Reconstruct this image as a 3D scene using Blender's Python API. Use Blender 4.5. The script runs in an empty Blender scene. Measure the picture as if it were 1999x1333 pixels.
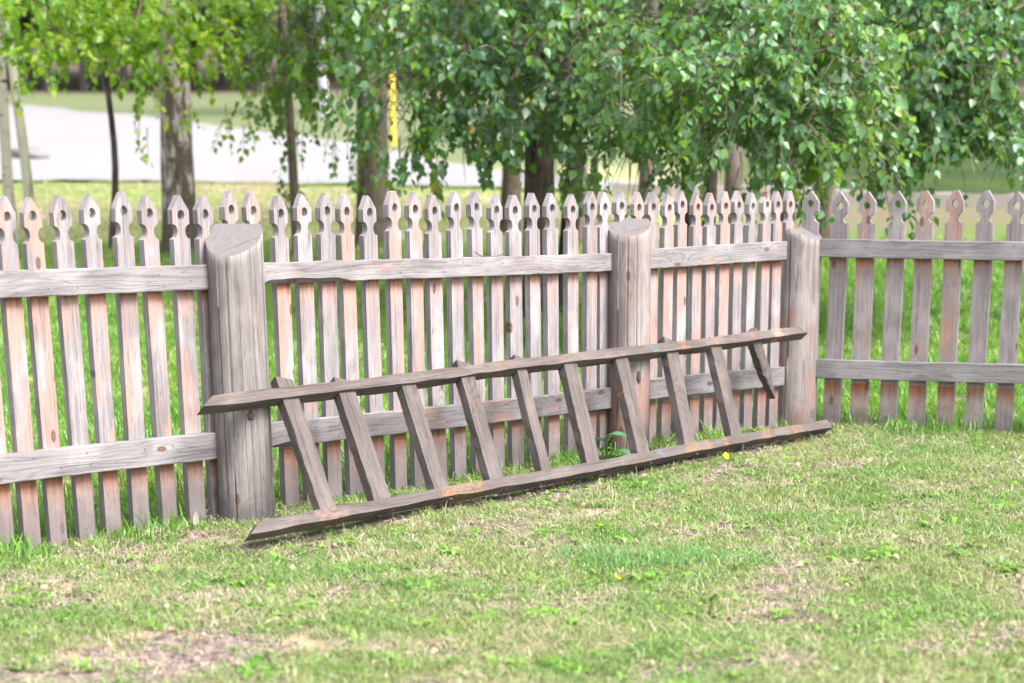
import bpy, bmesh, math, random
import numpy as np
from mathutils import Vector, Matrix

random.seed(7)
rng = np.random.default_rng(11)
sc = bpy.context.scene
COL = sc.collection
R = math.radians

# ------------------------------------------------------------------ camera
EYE = 1.28
FPX, PX, PY, TH = 4000.0, 1137.0, 1655.0, R(17.9)      # rising-front lens: level horizon near the picket tips
cam_d = bpy.data.cameras.new('camera')
cam = bpy.data.objects.new('camera', cam_d)
COL.objects.link(cam)
cam.location = (0, 0, EYE)
cam.rotation_euler = (math.pi / 2 - TH, 0, 0)
cam_d.sensor_width = 36
cam_d.lens = FPX / 1999 * 36
cam_d.shift_x = (999.5 - PX) / 1999
cam_d.shift_y = (PY - 666.5) / 1999
cam_d.clip_start, cam_d.clip_end = 0.1, 2000
cam_d.dof.use_dof = True
cam_d.dof.focus_distance = 8.75
cam_d.dof.aperture_fstop = 2.6
sc.camera = cam

# ------------------------------------------------------------------ light
SUN_AZ, SUN_EL = R(128), R(52)           # azimuth clockwise from +Y: behind the camera, to the right
w = bpy.data.worlds.new('World')
sc.world = w
w.use_nodes = True
nt = w.node_tree
bg = nt.nodes['Background']
sky = nt.nodes.new('ShaderNodeTexSky')
sky.sky_type = 'NISHITA'
sky.sun_disc = False
sky.sun_elevation = SUN_EL
sky.sun_rotation = SUN_AZ
sky.air_density = 1.0
sky.dust_density = 3.0
sky.ozone_density = 1.0
hs = nt.nodes.new('ShaderNodeHueSaturation')          # thin high cloud: the blue is washed out
hs.inputs['Saturation'].default_value = 0.36
nt.links.new(sky.outputs[0], hs.inputs['Color'])
nt.links.new(hs.outputs[0], bg.inputs[0])
bg.inputs[1].default_value = 0.105
sd = bpy.data.lights.new('sun', 'SUN')
sd.energy = 1.6
sd.angle = R(24)
sd.color = (1.0, 0.95, 0.88)
sun = bpy.data.objects.new('sun', sd)
COL.objects.link(sun)
sdir = Vector((math.sin(SUN_AZ) * math.cos(SUN_EL), math.cos(SUN_AZ) * math.cos(SUN_EL), math.sin(SUN_EL)))
sun.rotation_euler = sdir.to_track_quat('Z', 'Y').to_euler()
sc.view_settings.view_transform = 'Standard'
sc.view_settings.look = 'None'
sc.view_settings.gamma = 1
sc.view_settings.use_curve_mapping = False
sc.view_settings.exposure = 2.6
sc.render.engine = 'CYCLES'
sc.cycles.max_bounces = 8
sc.cycles.use_denoising = True

# ------------------------------------------------------------------ measuring helpers
_r = np.array([1., 0, 0]); _f = np.array([0, math.cos(TH), -math.sin(TH)]); _u = np.cross(_r, _f)
CAM = np.array([0, 0, EYE])


def ray(x, y):
    d = (x - PX) / FPX * _r - (y - PY) / FPX * _u + _f
    return d / d[1]


def at(x, y, Y):
    return CAM + ray(x, y) * Y


_PY = np.array([-60, 0, 12.4, 14, 20, 31, 62, 80, 110, 150, 260, 700.])
_PZ = np.array([0, 0, 0, .10, .68, 1.30, 3.46, 4.8, 8.2, 12.5, 20., 24.])


def ter(x, y):
    x = np.asarray(x, float); y = np.asarray(y, float)
    s = 0
    for k in (-1.2, -.6, 0, .6, 1.2):
        s = s + np.interp(y + k, _PY, _PZ)
    z = s / 5
    z = z + .045 * np.exp(-((x - 1.0) ** 2 + (y - 11.4) ** 2) / 5.0)
    near = np.exp(-np.maximum(0, y - 12) / 10)
    z = z + near * .012 * (np.sin(x * 2.3 + 1.1 * y) * np.sin(y * 1.7 - x) + .5 * np.sin(5.1 * x + 2.0) * np.sin(4.3 * y))
    z = z + (1 - near) * .05 * np.sin(x * .35 + 1) * np.sin(y * .4)
    return z


def on_ground(x, y, lift=0.0):
    d = ray(x, y)
    lo, hi = 2.0, 240.0
    Y = lo
    step = .1
    while Y < hi:
        p = CAM + d * Y
        if p[2] <= float(ter(p[0], p[1])) + lift:
            a, b = Y - step, Y
            for _ in range(20):
                m = (a + b) / 2
                p = CAM + d * m
                if p[2] <= float(ter(p[0], p[1])) + lift: b = m
                else: a = m
            return CAM + d * b
        Y += step
        step = max(.1, Y * .01)
    return CAM + d * hi


def vplane(p0, az, x, y, off=0.0):
    """meet of the pixel's ray with the upright plane through p0 along azimuth az (off: towards the camera)"""
    n = np.array([-math.cos(az), math.sin(az)])
    n = n if n @ (-np.asarray(p0[:2])) > 0 else -n
    d = ray(x, y)
    t = (n @ np.asarray(p0[:2]) + off) / (n @ d[:2])
    return CAM + d * t


# ------------------------------------------------------------------ object helpers
def link(o, parent=None):
    COL.objects.link(o)
    if parent is not None:
        o.parent = parent
    return o


def tag(o, label=None, cat=None, group=None, kind=None):
    if label: o['label'] = label
    if cat: o['category'] = cat
    if group: o['group'] = group
    if kind: o['kind'] = kind
    return o


def empty(name, loc=(0, 0, 0), rz=0):
    o = bpy.data.objects.new(name, None)
    o.empty_display_size = .1
    o.location = loc
    o.rotation_euler = (0, 0, rz)
    return link(o)


def mesh_obj(name, verts, faces, mats, parent=None, smooth=False, midx=None):
    me = bpy.data.meshes.new(name)
    me.from_pydata([tuple(v) for v in verts], [], [tuple(f) for f in faces])
    mats = mats if isinstance(mats, (list, tuple)) else [mats]
    for m in mats: me.materials.append(m)
    if midx is not None:
        me.polygons.foreach_set('material_index', midx)
    if smooth:
        me.polygons.foreach_set('use_smooth', [True] * len(me.polygons))
    me.update()
    return link(bpy.data.objects.new(name, me), parent)


def bm_obj(name, bm, mats, parent=None, smooth=False):
    me = bpy.data.meshes.new(name)
    bm.to_mesh(me); bm.free()
    mats = mats if isinstance(mats, (list, tuple)) else [mats]
    for m in mats: me.materials.append(m)
    if smooth:
        me.polygons.foreach_set('use_smooth', [True] * len(me.polygons))
    return link(bpy.data.objects.new(name, me), parent)


def tri_mesh(name, V, T, mats, parent=None, midx=None, smooth=False):
    me = bpy.data.meshes.new(name)
    V = np.asarray(V, np.float32); T = np.asarray(T, np.int32)
    me.vertices.add(len(V)); me.vertices.foreach_set('co', V.ravel())
    me.loops.add(T.size); me.loops.foreach_set('vertex_index', T.ravel())
    k = T.shape[1]
    me.polygons.add(len(T)); me.polygons.foreach_set('loop_start', np.arange(len(T), dtype=np.int32) * k)
    mats = mats if isinstance(mats, (list, tuple)) else [mats]
    for m in mats: me.materials.append(m)
    if midx is not None: me.polygons.foreach_set('material_index', np.asarray(midx, np.int32))
    if smooth: me.polygons.foreach_set('use_smooth', [True] * len(T))
    me.update(calc_edges=True)
    me.validate()
    return link(bpy.data.objects.new(name, me), parent)


# ------------------------------------------------------------------ node helpers
REFL = .68            # all measured colours brought to real-world reflectance


class G:
    def __init__(s, name):
        s.m = bpy.data.materials.new(name); s.m.use_nodes = True
        s.t = s.m.node_tree
        s.bsdf = s.t.nodes['Principled BSDF']
        s.bsdf.inputs['Roughness'].default_value = .85
        s.bsdf.inputs['Specular IOR Level'].default_value = .12

    def n(s, typ, ins=None, out=0, **pr):
        nd = s.t.nodes.new(typ)
        for k, v in pr.items(): setattr(nd, k, v)
        for k, v in (ins or {}).items():
            s.put(nd.inputs[k], v)
        return nd.outputs[out]

    def put(s, sock, v):
        if isinstance(v, bpy.types.NodeSocket): s.t.links.new(v, sock)
        else:
            if sock.type == 'RGBA' and len(v) == 3: v = (*v, 1)
            sock.default_value = v

    def M(s, op, a, b=0.0, c=0.0, clamp=False):
        return s.n('ShaderNodeMath', {0: a, 1: b, 2: c}, operation=op, use_clamp=clamp)

    def mix(s, f, a, b, bt='MIX'):
        nd = s.t.nodes.new('ShaderNodeMix'); nd.data_type = 'RGBA'; nd.blend_type = bt
        s.put(nd.inputs[0], f); s.put(nd.inputs[6], a); s.put(nd.inputs[7], b)
        return nd.outputs[2]

    def step(s, v, lo, hi):
        return s.n('ShaderNodeMapRange', {0: v, 1: lo, 2: hi, 3: 0.0, 4: 1.0}, interpolation_type='SMOOTHSTEP')

    def noise(s, vec, scale=1.0, detail=2.0, rough=.5, dist=0.0):
        return s.n('ShaderNodeTexNoise', {'Vector': vec, 'Scale': scale, 'Detail': detail, 'Roughness': rough, 'Distortion': dist})

    def xyz(s, x, y, z):
        return s.n('ShaderNodeCombineXYZ', {0: x, 1: y, 2: z})

    def sep(s, v):
        nd = s.t.nodes.new('ShaderNodeSeparateXYZ'); s.put(nd.inputs[0], v)
        return nd.outputs

    def bump(s, h, strength=.4, dist=.01):
        b = s.n('ShaderNodeBump', {'Height': h, 'Strength': strength, 'Distance': dist})
        s.t.links.new(b, s.bsdf.inputs['Normal'])

    def dim(s, c): return s.mix(1.0, c, (REFL, REFL, REFL), 'MULTIPLY')

    def col(s, c): s.put(s.bsdf.inputs['Base Color'], s.dim(c)); return s


def wood(name, axis='z', grey=(.40, .375, .40), grey2=(.27, .25, .27), paint=(.60, .36, .28), paint_amt=.5,
         zones=(), zone_col=(.36, .125, .045), front=False, knot=.5, ring=.0065, pith=.035, dirt_top=0.0,
         spots=(), foot=0.0, speck=.4, crack=.6, wander=.06):
    g = G(name)
    tc = g.t.nodes.new('ShaderNodeTexCoord')
    o = g.sep(tc.outputs['Object'])
    a, b, l = {'z': (o[0], o[1], o[2]), 'x': (o[2], o[1], o[0])}[axis]
    rnd = g.n('ShaderNodeObjectInfo', out='Random')
    r1 = g.M('MULTIPLY', rnd, 37.0)
    r2 = g.M('FRACT', g.M('MULTIPLY', rnd, 91.7))
    V = g.xyz(g.M('ADD', a, r1), g.M('ADD', b, g.M('MULTIPLY', r1, 1.7)), g.M('MULTIPLY', l, .13))
    low = g.noise(V, 9, 2)
    aa = g.M('ADD', g.M('ADD', a, g.M('MULTIPLY', g.M('SUBTRACT', r2, .5), .09)), g.M('MULTIPLY', g.M('SUBTRACT', low, .5), wander))
    bb = g.M('ADD', b, pith)
    rad = g.M('SQRT', g.M('ADD', g.M('MULTIPLY', aa, aa), g.M('MULTIPLY', bb, bb)))
    kv = g.xyz(g.M('ADD', g.M('MULTIPLY', a, 6), r1), g.M('ADD', g.M('MULTIPLY', l, 2.6), g.M('MULTIPLY', r1, 3.1)), 0.0)
    vor = g.t.nodes.new('ShaderNodeTexVoronoi'); vor.voronoi_dimensions = '2D'; g.put(vor.inputs['Vector'], kv); vor.inputs['Scale'].default_value = 1
    dk = vor.outputs['Distance']
    gate = g.M('LESS_THAN', g.sep(vor.outputs['Color'])[0], knot)
    e = g.M('MULTIPLY', g.M('EXPONENT', g.M('MULTIPLY', g.M('MULTIPLY', dk, dk), -22.0)), gate)
    rad = g.M('ADD', rad, g.M('MULTIPLY', e, .022))
    fine = g.noise(g.xyz(g.M('ADD', g.M('MULTIPLY', a, 1), r1), g.M('ADD', b, r1), g.M('MULTIPLY', l, .02)), 260, 3, .6)
    rg = g.M('MULTIPLY_ADD', g.M('SINE', g.M('MULTIPLY', rad, 6.2832 / ring)), .5, .5)
    rg = g.M('POWER', rg, 2.5)
    mid = g.noise(g.xyz(g.M('ADD', a, r1), g.M('ADD', b, r1), g.M('MULTIPLY', l, .06)), 45, 3, .6)
    tone = g.M('ADD', g.M('MULTIPLY', rg, .42), g.M('MULTIPLY', g.step(mid, .4, .72), .55), clamp=True)
    c = g.mix(tone, grey, grey2)
    wash = g.noise(g.xyz(g.M('ADD', a, g.M('MULTIPLY', r1, 1.3)), g.M('ADD', b, r1), g.M('MULTIPLY', l, .5)), 8, 3, .6)
    c = g.mix(g.M('MULTIPLY', g.step(wash, .44, .66), .55), c, tuple(min(.75, v * 1.45) for v in grey))
    if paint_amt > 0:
        blot = g.noise(g.xyz(g.M('ADD', a, g.M('MULTIPLY', r1, .7)), b, g.M('MULTIPLY', l, .28)), 10, 4, .6, .3)
        bias = g.M('MULTIPLY_ADD', r2, .22, paint_amt - .5 - .11)
        pm = g.step(g.M('ADD', g.M('ADD', blot, bias), g.M('MULTIPLY', g.M('SUBTRACT', fine, .5), .25)), .46, .64)
        if foot: pm = g.M('MAXIMUM', g.M('MULTIPLY', pm, .35), g.step(g.M('ADD', blot, g.M('MULTIPLY', g.M('SUBTRACT', .55, l), foot)), .50, .68))
        if front:
            fm = g.M('MULTIPLY', g.sep(tc.outputs['Normal'])[1], -3.0, clamp=True)
            pm = g.M('MULTIPLY', pm, fm)
        if zones:
            pm = g.M('MULTIPLY', pm, g.M('MULTIPLY_ADD', g.step(l, .12, .55), .8, .2))
        c = g.mix(g.M('MULTIPLY', pm, .88), c, g.mix(g.M('MULTIPLY', rg, .5), paint, tuple(v * .72 for v in paint)))
    for (zt, zl) in zones:
        jag = g.M('MULTIPLY', g.M('SUBTRACT', g.noise(g.xyz(g.M('ADD', a, r1), b, 0.0), 60, 2), .5), .10)
        lz = g.M('ADD', l, jag)
        m = g.M('MULTIPLY', g.step(lz, zt - zl, zt + .01), g.M('LESS_THAN', l, zt + .012))
        m2 = g.M('MULTIPLY', g.step(lz, zt - zl * 2.8, zt - zl * .2), g.M('LESS_THAN', l, zt + .012))
        if front:
            fm = g.M('MULTIPLY', g.sep(tc.outputs['Normal'])[1], -3.0, clamp=True)
            m = g.M('MULTIPLY', m, g.M('MULTIPLY_ADD', fm, .85, .15)); m2 = g.M('MULTIPLY', m2, fm)
        c = g.mix(g.M('MULTIPLY', m2, g.M('MULTIPLY_ADD', r2, .5, .3)), c, paint)
        c = g.mix(g.M('MULTIPLY', m, g.M('MULTIPLY_ADD', r2, .25, .72)), c, g.mix(g.step(mid, .45, .7), zone_col, tuple(v * .5 for v in zone_col)))
    # knots, checks, specks
    kc = g.mix(g.step(dk, .0, .05), (.26, .13, .10), (.10, .06, .05))
    c = g.mix(g.M('MULTIPLY', g.M('SUBTRACT', 1.0, g.step(dk, .035, .080)), gate), c, kc)
    ck = g.noise(g.xyz(g.M('ADD', a, g.M('MULTIPLY', r1, 2.3)), g.M('ADD', b, r1), g.M('MULTIPLY', l, .022)), 95, 1, .4, .2)
    ckm = g.M('SUBTRACT', 1.0, g.step(g.M('ABSOLUTE', g.M('SUBTRACT', ck, .38)), .0, .016))
    ck2 = g.noise(g.xyz(g.M('ADD', a, g.M('MULTIPLY', r1, 4.1)), g.M('ADD', b, r1), g.M('MULTIPLY', l, .016)), 170, 2, .5, .1)
    ckm2 = g.M('SUBTRACT', 1.0, g.step(g.M('ABSOLUTE', g.M('SUBTRACT', ck2, .58)), .0, .028))
    c = g.mix(g.M('MULTIPLY', ckm2, .42), c, g.mix(.6, grey2, (.04, .035, .035)))
    c = g.mix(g.M('MULTIPLY', g.step(fine, .50, .68), .30), c, tuple(v * .62 for v in grey2))
    c = g.mix(g.M('MULTIPLY', ckm, crack), c, (.05, .045, .05))
    sp = g.noise(g.xyz(g.M('ADD', a, r1), b, g.M('MULTIPLY', l, .4)), 130, 2, .7)
    c = g.mix(g.M('MULTIPLY', g.step(sp, .66, .74), speck), c, (.07, .06, .06))
    st = g.noise(g.xyz(g.M('ADD', a, r1), g.M('ADD', b, r1), g.M('MULTIPLY', l, .35)), 7, 3, .6)
    c = g.mix(g.M('MULTIPLY', g.step(st, .52, .72), .28), c, g.mix(.5, grey2, (.16, .145, .16)))
    if dirt_top > 0:
        dj = g.noise(g.xyz(g.M('ADD', a, r1), b, l), 22, 3, .6)
        dm = g.M('SUBTRACT', 1.0, g.step(g.M('ADD', l, g.M('MULTIPLY', g.M('SUBTRACT', dj, .5), .25)), dirt_top * .2, dirt_top))
        c = g.mix(g.M('MULTIPLY', dm, .7), c, (.13, .115, .115))
    for (l0, hw, pc) in spots:
        jn = g.noise(g.xyz(g.M('ADD', a, r1), b, l), 55, 3, .6)
        d = g.M('ADD', g.M('ABSOLUTE', g.M('SUBTRACT', l, l0)), g.M('MULTIPLY', g.M('SUBTRACT', jn, .5), hw * 1.6))
        br_ = g.step(g.noise(g.xyz(g.M('ADD', a, r1), b, g.M('MULTIPLY', l, .5)), 75, 3, .7), .40, .60)
        c = g.mix(g.M('MULTIPLY', g.M('MULTIPLY', g.M('SUBTRACT', 1.0, g.step(d, hw * .45, hw)), br_), .8), c, pc)
    g.col(c)
    h = g.M('ADD', g.M('ADD', g.M('MULTIPLY', fine, .6), g.M('MULTIPLY', rg, .35)), g.M('MULTIPLY', ckm, -1.2))
    g.bump(h, .35, .004)
    return g.m


GREY = (.335, .304, .314); GREY2 = (.145, .128, .136); SALMON = (.47, .28, .235)
# ------------------------------------------------------------------ ground
def ground_material():
    g = G('turf_soil')
    tc = g.t.nodes.new('ShaderNodeTexCoord'); P = tc.outputs['Object']
    y = g.sep(P)[1]
    n1 = g.noise(P, 1.6, 4, .6); n2 = g.noise(P, 28, 4, .7); n3 = g.noise(P, 130, 2, .6)
    soil = g.mix(g.step(n2, .3, .7), (.075, .055, .052), (.40, .30, .27))
    straw = g.mix(n3, (.22, .165, .10), (.56, .45, .29))
    green = g.mix(n2, (.06, .10, .02), (.22, .28, .06))
    nL = g.noise(P, 2.2, 4, .5)
    for (wx, wy, rx, ry) in [(float(c_[0]), float(c_[1]), rx, ry) for c_, rx, ry in [(on_ground(x, y), rx, ry) for (x, y, rx, ry) in [(40, 1150, .42, .22), (430, 1270, .55, .26), (330, 1050, .35, .16), (160, 1320, .5, .2), (1110, 1000, .35, .14), (1440, 915, .22, .08)]]]:
        q1_ = g.M('MULTIPLY', g.M('SUBTRACT', g.sep(P)[0], wx), 1 / rx); q2_ = g.M('MULTIPLY', g.M('SUBTRACT', y, wy), 1 / ry)
        nL = g.M('SUBTRACT', nL, g.M('MULTIPLY', g.M('EXPONENT', g.M('MULTIPLY', g.M('ADD', g.M('MULTIPLY', q1_, q1_), g.M('MULTIPLY', q2_, q2_)), -.8)), .09))
    near = g.mix(g.step(g.M('ADD', nL, g.M('MULTIPLY', g.M('SUBTRACT', n2, .5), .3)), .38, .50), soil, straw)
    near = g.mix(g.step(nL, .48, .60), near, green)
    pch = g.noise(g.xyz(g.M('MULTIPLY', g.sep(P)[0], .3), g.sep(P)[1], 0.0), .55, 4, .6)
    far = g.mix(g.step(pch, .45, .60), g.mix(n2, (.22, .33, .08), (.38, .46, .16)), g.mix(n2, (.40, .30, .23), (.50, .40, .31)))  # meadow green paled to paint in sunlight
    shade_green = g.mix(g.step(g.noise(P, .45, 4, .65), .36, .66), g.mix(n2, (.014, .034, .008), (.032, .060, .014)), g.mix(n2, (.036, .070, .012), (.070, .105, .022)))  # darker green that paints tree shade onto the far right lawn
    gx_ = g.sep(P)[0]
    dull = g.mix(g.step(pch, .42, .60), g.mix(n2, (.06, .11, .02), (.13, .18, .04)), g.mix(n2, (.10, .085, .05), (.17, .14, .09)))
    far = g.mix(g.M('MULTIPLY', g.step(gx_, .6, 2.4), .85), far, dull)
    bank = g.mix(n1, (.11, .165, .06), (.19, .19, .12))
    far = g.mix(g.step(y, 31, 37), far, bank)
    far = g.mix(g.M('MULTIPLY', g.step(gx_, 1.0, 4.0), g.step(y, 27.5, 29.5)), far, shade_green)
    big = g.noise(P, .12, 2, .5)
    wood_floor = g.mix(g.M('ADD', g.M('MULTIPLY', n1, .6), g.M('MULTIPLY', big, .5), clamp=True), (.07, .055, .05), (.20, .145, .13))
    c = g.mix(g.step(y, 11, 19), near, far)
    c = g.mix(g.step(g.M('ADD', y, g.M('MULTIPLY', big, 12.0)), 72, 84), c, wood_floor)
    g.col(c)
    g.bump(g.M('ADD', n2, g.M('MULTIPLY', n3, .5)), .8, .02)
    return g.m


def grid(xs, ys, zf):
    X, Y = np.meshgrid(xs, ys)
    Z = zf(X, Y)
    V = np.stack([X.ravel(), Y.ravel(), Z.ravel()], 1)
    nx, ny = len(xs), len(ys)
    i = np.arange(ny - 1)[:, None] * nx + np.arange(nx - 1)[None, :]
    i = i.ravel()
    return V, np.stack([i, i + 1, i + nx + 1, i + nx], 1)


xs = np.concatenate([np.linspace(-400, -30, 12), np.linspace(-28, -6, 23), np.arange(-5, 5.01, .12), np.linspace(6, 28, 23), np.linspace(30, 400, 12)])
ys = np.concatenate([np.linspace(-60, 3, 12), np.arange(3.2, 13.5, .12), np.arange(13.8, 34, .35), np.linspace(34.5, 110, 90), np.linspace(113, 700, 40)])
V, T = grid(xs, ys, ter)
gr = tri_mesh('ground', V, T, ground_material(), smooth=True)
tag(gr, kind='structure', label='sloping lawn ground with bare soil patches under the short grass')

# road: pale paved area rising behind the trees, narrowing to a path on the right
def road_material():
    g = G('pale_paving')
    P = g.t.nodes.new('ShaderNodeTexCoord').outputs['Object']
    n1 = g.noise(P, .7, 4, .6); n2 = g.noise(P, 14, 3, .7)
    g.col(g.mix(g.M('ADD', g.M('MULTIPLY', n1, .7), g.M('MULTIPLY', n2, .35), clamp=True), (.31, .302, .31), (.205, .198, .203)))
    return g.m


cols = [(-420, 352, 196), (-120, 356, 202), (0, 358, 207), (120, 358, 216), (250, 359, 228), (400, 361, 246), (560, 364, 266), (700, 366, 286), (850, 369, 316),
        (1000, 373, 342), (1150, 378, 356), (1250, 382, 363), (1420, 388, 369), (1600, 394, 375), (1800, 400, 384), (2000, 405, 387), (2200, 410, 390)]
nr = 26
rv, rf = [], []
near_edge = []
fine_cols = []
for k in range(len(cols) - 1):
    for s in range(4):
        f = s / 4
        fine_cols.append(tuple(cols[k][j] * (1 - f) + cols[k + 1][j] * f for j in range(3)))
fine_cols.append(cols[-1])
for (px, yn, yf) in fine_cols:
    a = on_ground(px, yn + random.uniform(-1.6, 1.6)); b = on_ground(px, yf + random.uniform(-3, 3))
    near_edge.append(a)
    for j in range(nr):
        p = a + (b - a) * (j / (nr - 1))
        rv.append((p[0], p[1], float(ter(p[0], p[1])) + .05))
for i in range(len(fine_cols) - 1):
    for j in range(nr - 1):
        rf.append((i * nr + j, (i + 1) * nr + j, (i + 1) * nr + j + 1, i * nr + j + 1))
road = mesh_obj('road', rv, rf, road_material(), smooth=True)
tag(road, kind='structure', label='wide pale paved road rising beyond the birches')

# kerb blocks along the near edge of the path on the right
gk = G('kerb_stone')
P = gk.t.nodes.new('ShaderNodeTexCoord').outputs['Object']
gk.col(gk.mix(gk.noise(P, 9, 4, .7), (.42, .35, .32), (.60, .54, .50)))
kerb = empty('kerb', near_edge[-8])
tag(kerb, kind='structure', label='low kerb of pale blocks edging the path behind the right fence')
pts = [p for (p, c) in zip(near_edge, fine_cols) if c[0] >= 1180]
def bx(w_, d_, h_, bev=.01):
    bm = bmesh.new()
    bmesh.ops.create_cube(bm, size=1)
    for v in bm.verts: v.co = Vector((v.co.x * w_, v.co.y * d_, v.co.z * h_))
    if bev: bmesh.ops.bevel(bm, geom=bm.edges[:], offset=bev, segments=2, affect='EDGES')
    return bm
acc = 0
pa = np.array(pts)
seg = np.linalg.norm(np.diff(pa[:, :2], axis=0), axis=1); cum = np.concatenate([[0], np.cumsum(seg)])
kme = None
d0 = 0.0
while d0 + .98 < cum[-1]:
    q0 = [np.interp(d0, cum, pa[:, k]) for k in range(3)]; q1 = [np.interp(d0 + 1.0, cum, pa[:, k]) for k in range(3)]
    if kme is None:
        ko = bm_obj('kerb_block', bx(.985, .16, .30), gk.m, kerb); kme = ko.data
    else:
        ko = link(bpy.data.objects.new('kerb_block', kme), kerb)
    mid = [(q0[k] + q1[k]) / 2 for k in range(3)]
    ko.rotation_euler = (random.uniform(-.03, .03), -math.atan2(q1[2] - q0[2], 1.0), math.atan2(q1[1] - q0[1], q1[0] - q0[0]))
    ko.location = Vector((mid[0], mid[1] - .05, float(ter(mid[0], mid[1])) + random.uniform(-.01, .012))) - kerb.location
    d0 += 1.0

# ------------------------------------------------------------------ picket fence
AZ1 = math.atan((4700 - PX) / (FPX / math.cos(TH)))        # run going away to the right
AZ2 = R(114)                                               # short run turning towards us
P0 = np.array([-1.97812773, 7.69665354, 0])
u1 = np.array([math.sin(AZ1), math.cos(AZ1), 0]); u2 = np.array([math.sin(AZ2), math.cos(AZ2), 0])
def face_n(u):
    n = np.array([-u[1], u[0], 0]); return n if n[1] < 0 else -n
n1, n2 = face_n(u1), face_n(u2)
RT = .036                                                   # rail thickness
corner = vplane(P0, AZ1, 1557, 640, .035)
C0 = corner.copy(); C0[2] = 0
P2 = C0 - n2 * .035                                         # picket plane of the second run

fence = empty('picket_fence', tuple(C0))
tag(fence, 'weathered grey and salmon picket fence with pierced spear tips and three log posts', 'fence')

m_pick = wood('picket_wood', 'z', GREY, GREY2, SALMON, .47, zones=((.905, .062), (.238, .095)), front=True, knot=.30, dirt_top=.34)
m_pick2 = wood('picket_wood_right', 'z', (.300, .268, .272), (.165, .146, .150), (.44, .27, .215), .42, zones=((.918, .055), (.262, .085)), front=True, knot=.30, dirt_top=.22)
m_rail = wood('rail_wood', 'x', (.275, .255, .263), (.150, .138, .146), (.43, .25, .205), .33, knot=.6, ring=.011, wander=.16, pith=.05)
m_rail_p = wood('rail_wood_salmon', 'x', (.275, .255, .263), (.150, .138, .146), (.46, .29, .25), .52, knot=.6, ring=.011, wander=.16, pith=.05)
m_bark = wood('wane_bark', 'x', (.17, .14, .14), (.06, .05, .05), (.2, .1, .08), .3, speck=.8)
m_post = wood('post_wood', 'z', (.262, .236, .230), (.140, .122, .120), (.36, .235, .20), .38, knot=.25, ring=.012, wander=.22, pith=.02, dirt_top=.16, crack=.4)
m_post_r = wood('post_wood_red', 'z', (.275, .243, .238), (.145, .126, .124), (.34, .195, .165), .50, foot=.20, knot=.3, ring=.012, wander=.22, pith=.02, dirt_top=.22, crack=.4)
ge = G('sawn_end_grain')
Pe = ge.t.nodes.new('ShaderNodeTexCoord').outputs['Object']
ne = ge.noise(Pe, 38, 4, .7); ns = ge.noise(ge.xyz(ge.sep(Pe)[0], ge.M('MULTIPLY', ge.sep(Pe)[1], 4.0), 0.0), 60, 3, .7)
ge.col(ge.mix(ge.M('ADD', ge.M('MULTIPLY', ne, .6), ge.M('MULTIPLY', ns, .5), clamp=True), (.235, .214, .214), (.12, .108, .11)))
ge.bump(ne, .8, .006); m_end = ge.m
gx = G('crack_dark'); gx.col((.035, .03, .03)); m_dark = gx.m
m_knot = wood('knot_wood', 'z', (.16, .12, .11), (.06, .045, .045), (.3, .15, .12), .3, knot=.0, ring=.004, pith=.0, speck=.8)


def picket(w_, t_, h_, sc_=1.0, mat=None, name='picket'):
    hw = w_ / 2
    j = lambda s=.0012: random.uniform(-s, s)
    tipw = random.choice([.002, .004, .007, .011]); tx = random.uniform(-.005, .005); td_ = random.choice([0, 0, 0, .008])
    o = [(-hw + j(), -.12), (hw + j(), -.12), (hw + j(), h_ - .160 + j(.002))]
    nr_, nd = .0275, hw * .55
    for k in range(1, 8):
        a = -math.pi / 2 + math.pi * k / 8
        o.append((hw - nd * math.cos(a) * 1.0, h_ - .1325 + nr_ * math.sin(a)))
    o += [(hw + j(), h_ - .105), (hw + j(), h_ - .056 + j(.003)), (tx + tipw, h_ + j(.002) - td_), (tx - tipw, h_ + j(.002)), (-hw + j(), h_ - .056 + j(.003)), (-hw + j(), h_ - .105)]
    for k in range(7, 0, -1):
        a = -math.pi / 2 + math.pi * k / 8
        o.append((-hw + nd * math.cos(a), h_ - .1325 + nr_ * math.sin(a)))
    o.append((-hw + j(), h_ - .160 + j(.002)))
    bm = bmesh.new()
    vs = [bm.verts.new((x, -t_ / 2, z)) for x, z in o]
    ed = [bm.edges.new((vs[k], vs[(k + 1) % len(vs)])) for k in range(len(vs))]
    hx, hz = .0162 * sc_, .0192 * sc_
    hc = h_ - .069 + j(.003)
    hv = [bm.verts.new((hx * math.cos(k * math.pi / 8) + .001, -t_ / 2, hc + hz * math.sin(k * math.pi / 8))) for k in range(16)]
    ed += [bm.edges.new((hv[k], hv[(k + 1) % 16])) for k in range(16)]
    bmesh.ops.triangle_fill(bm, edges=ed, use_beauty=True, use_dissolve=False)
    ret = bmesh.ops.extrude_face_region(bm, geom=bm.faces[:])
    nv = [v for v in ret['geom'] if isinstance(v, bmesh.types.BMVert)]
    for v in nv: v.co.y += t_
    bmesh.ops.recalc_face_normals(bm, faces=bm.faces[:])
    bow = random.uniform(-.004, .004)
    for v in bm.verts:
        v.co.x += bow * math.sin(v.co.z / h_ * math.pi)
    return bm_obj(name, bm, mat, fence)


def put(o, p, ang, tilt=0.0):
    o.location = Vector(p) - fence.location
    o.rotation_euler = (0, tilt, ang)


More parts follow.
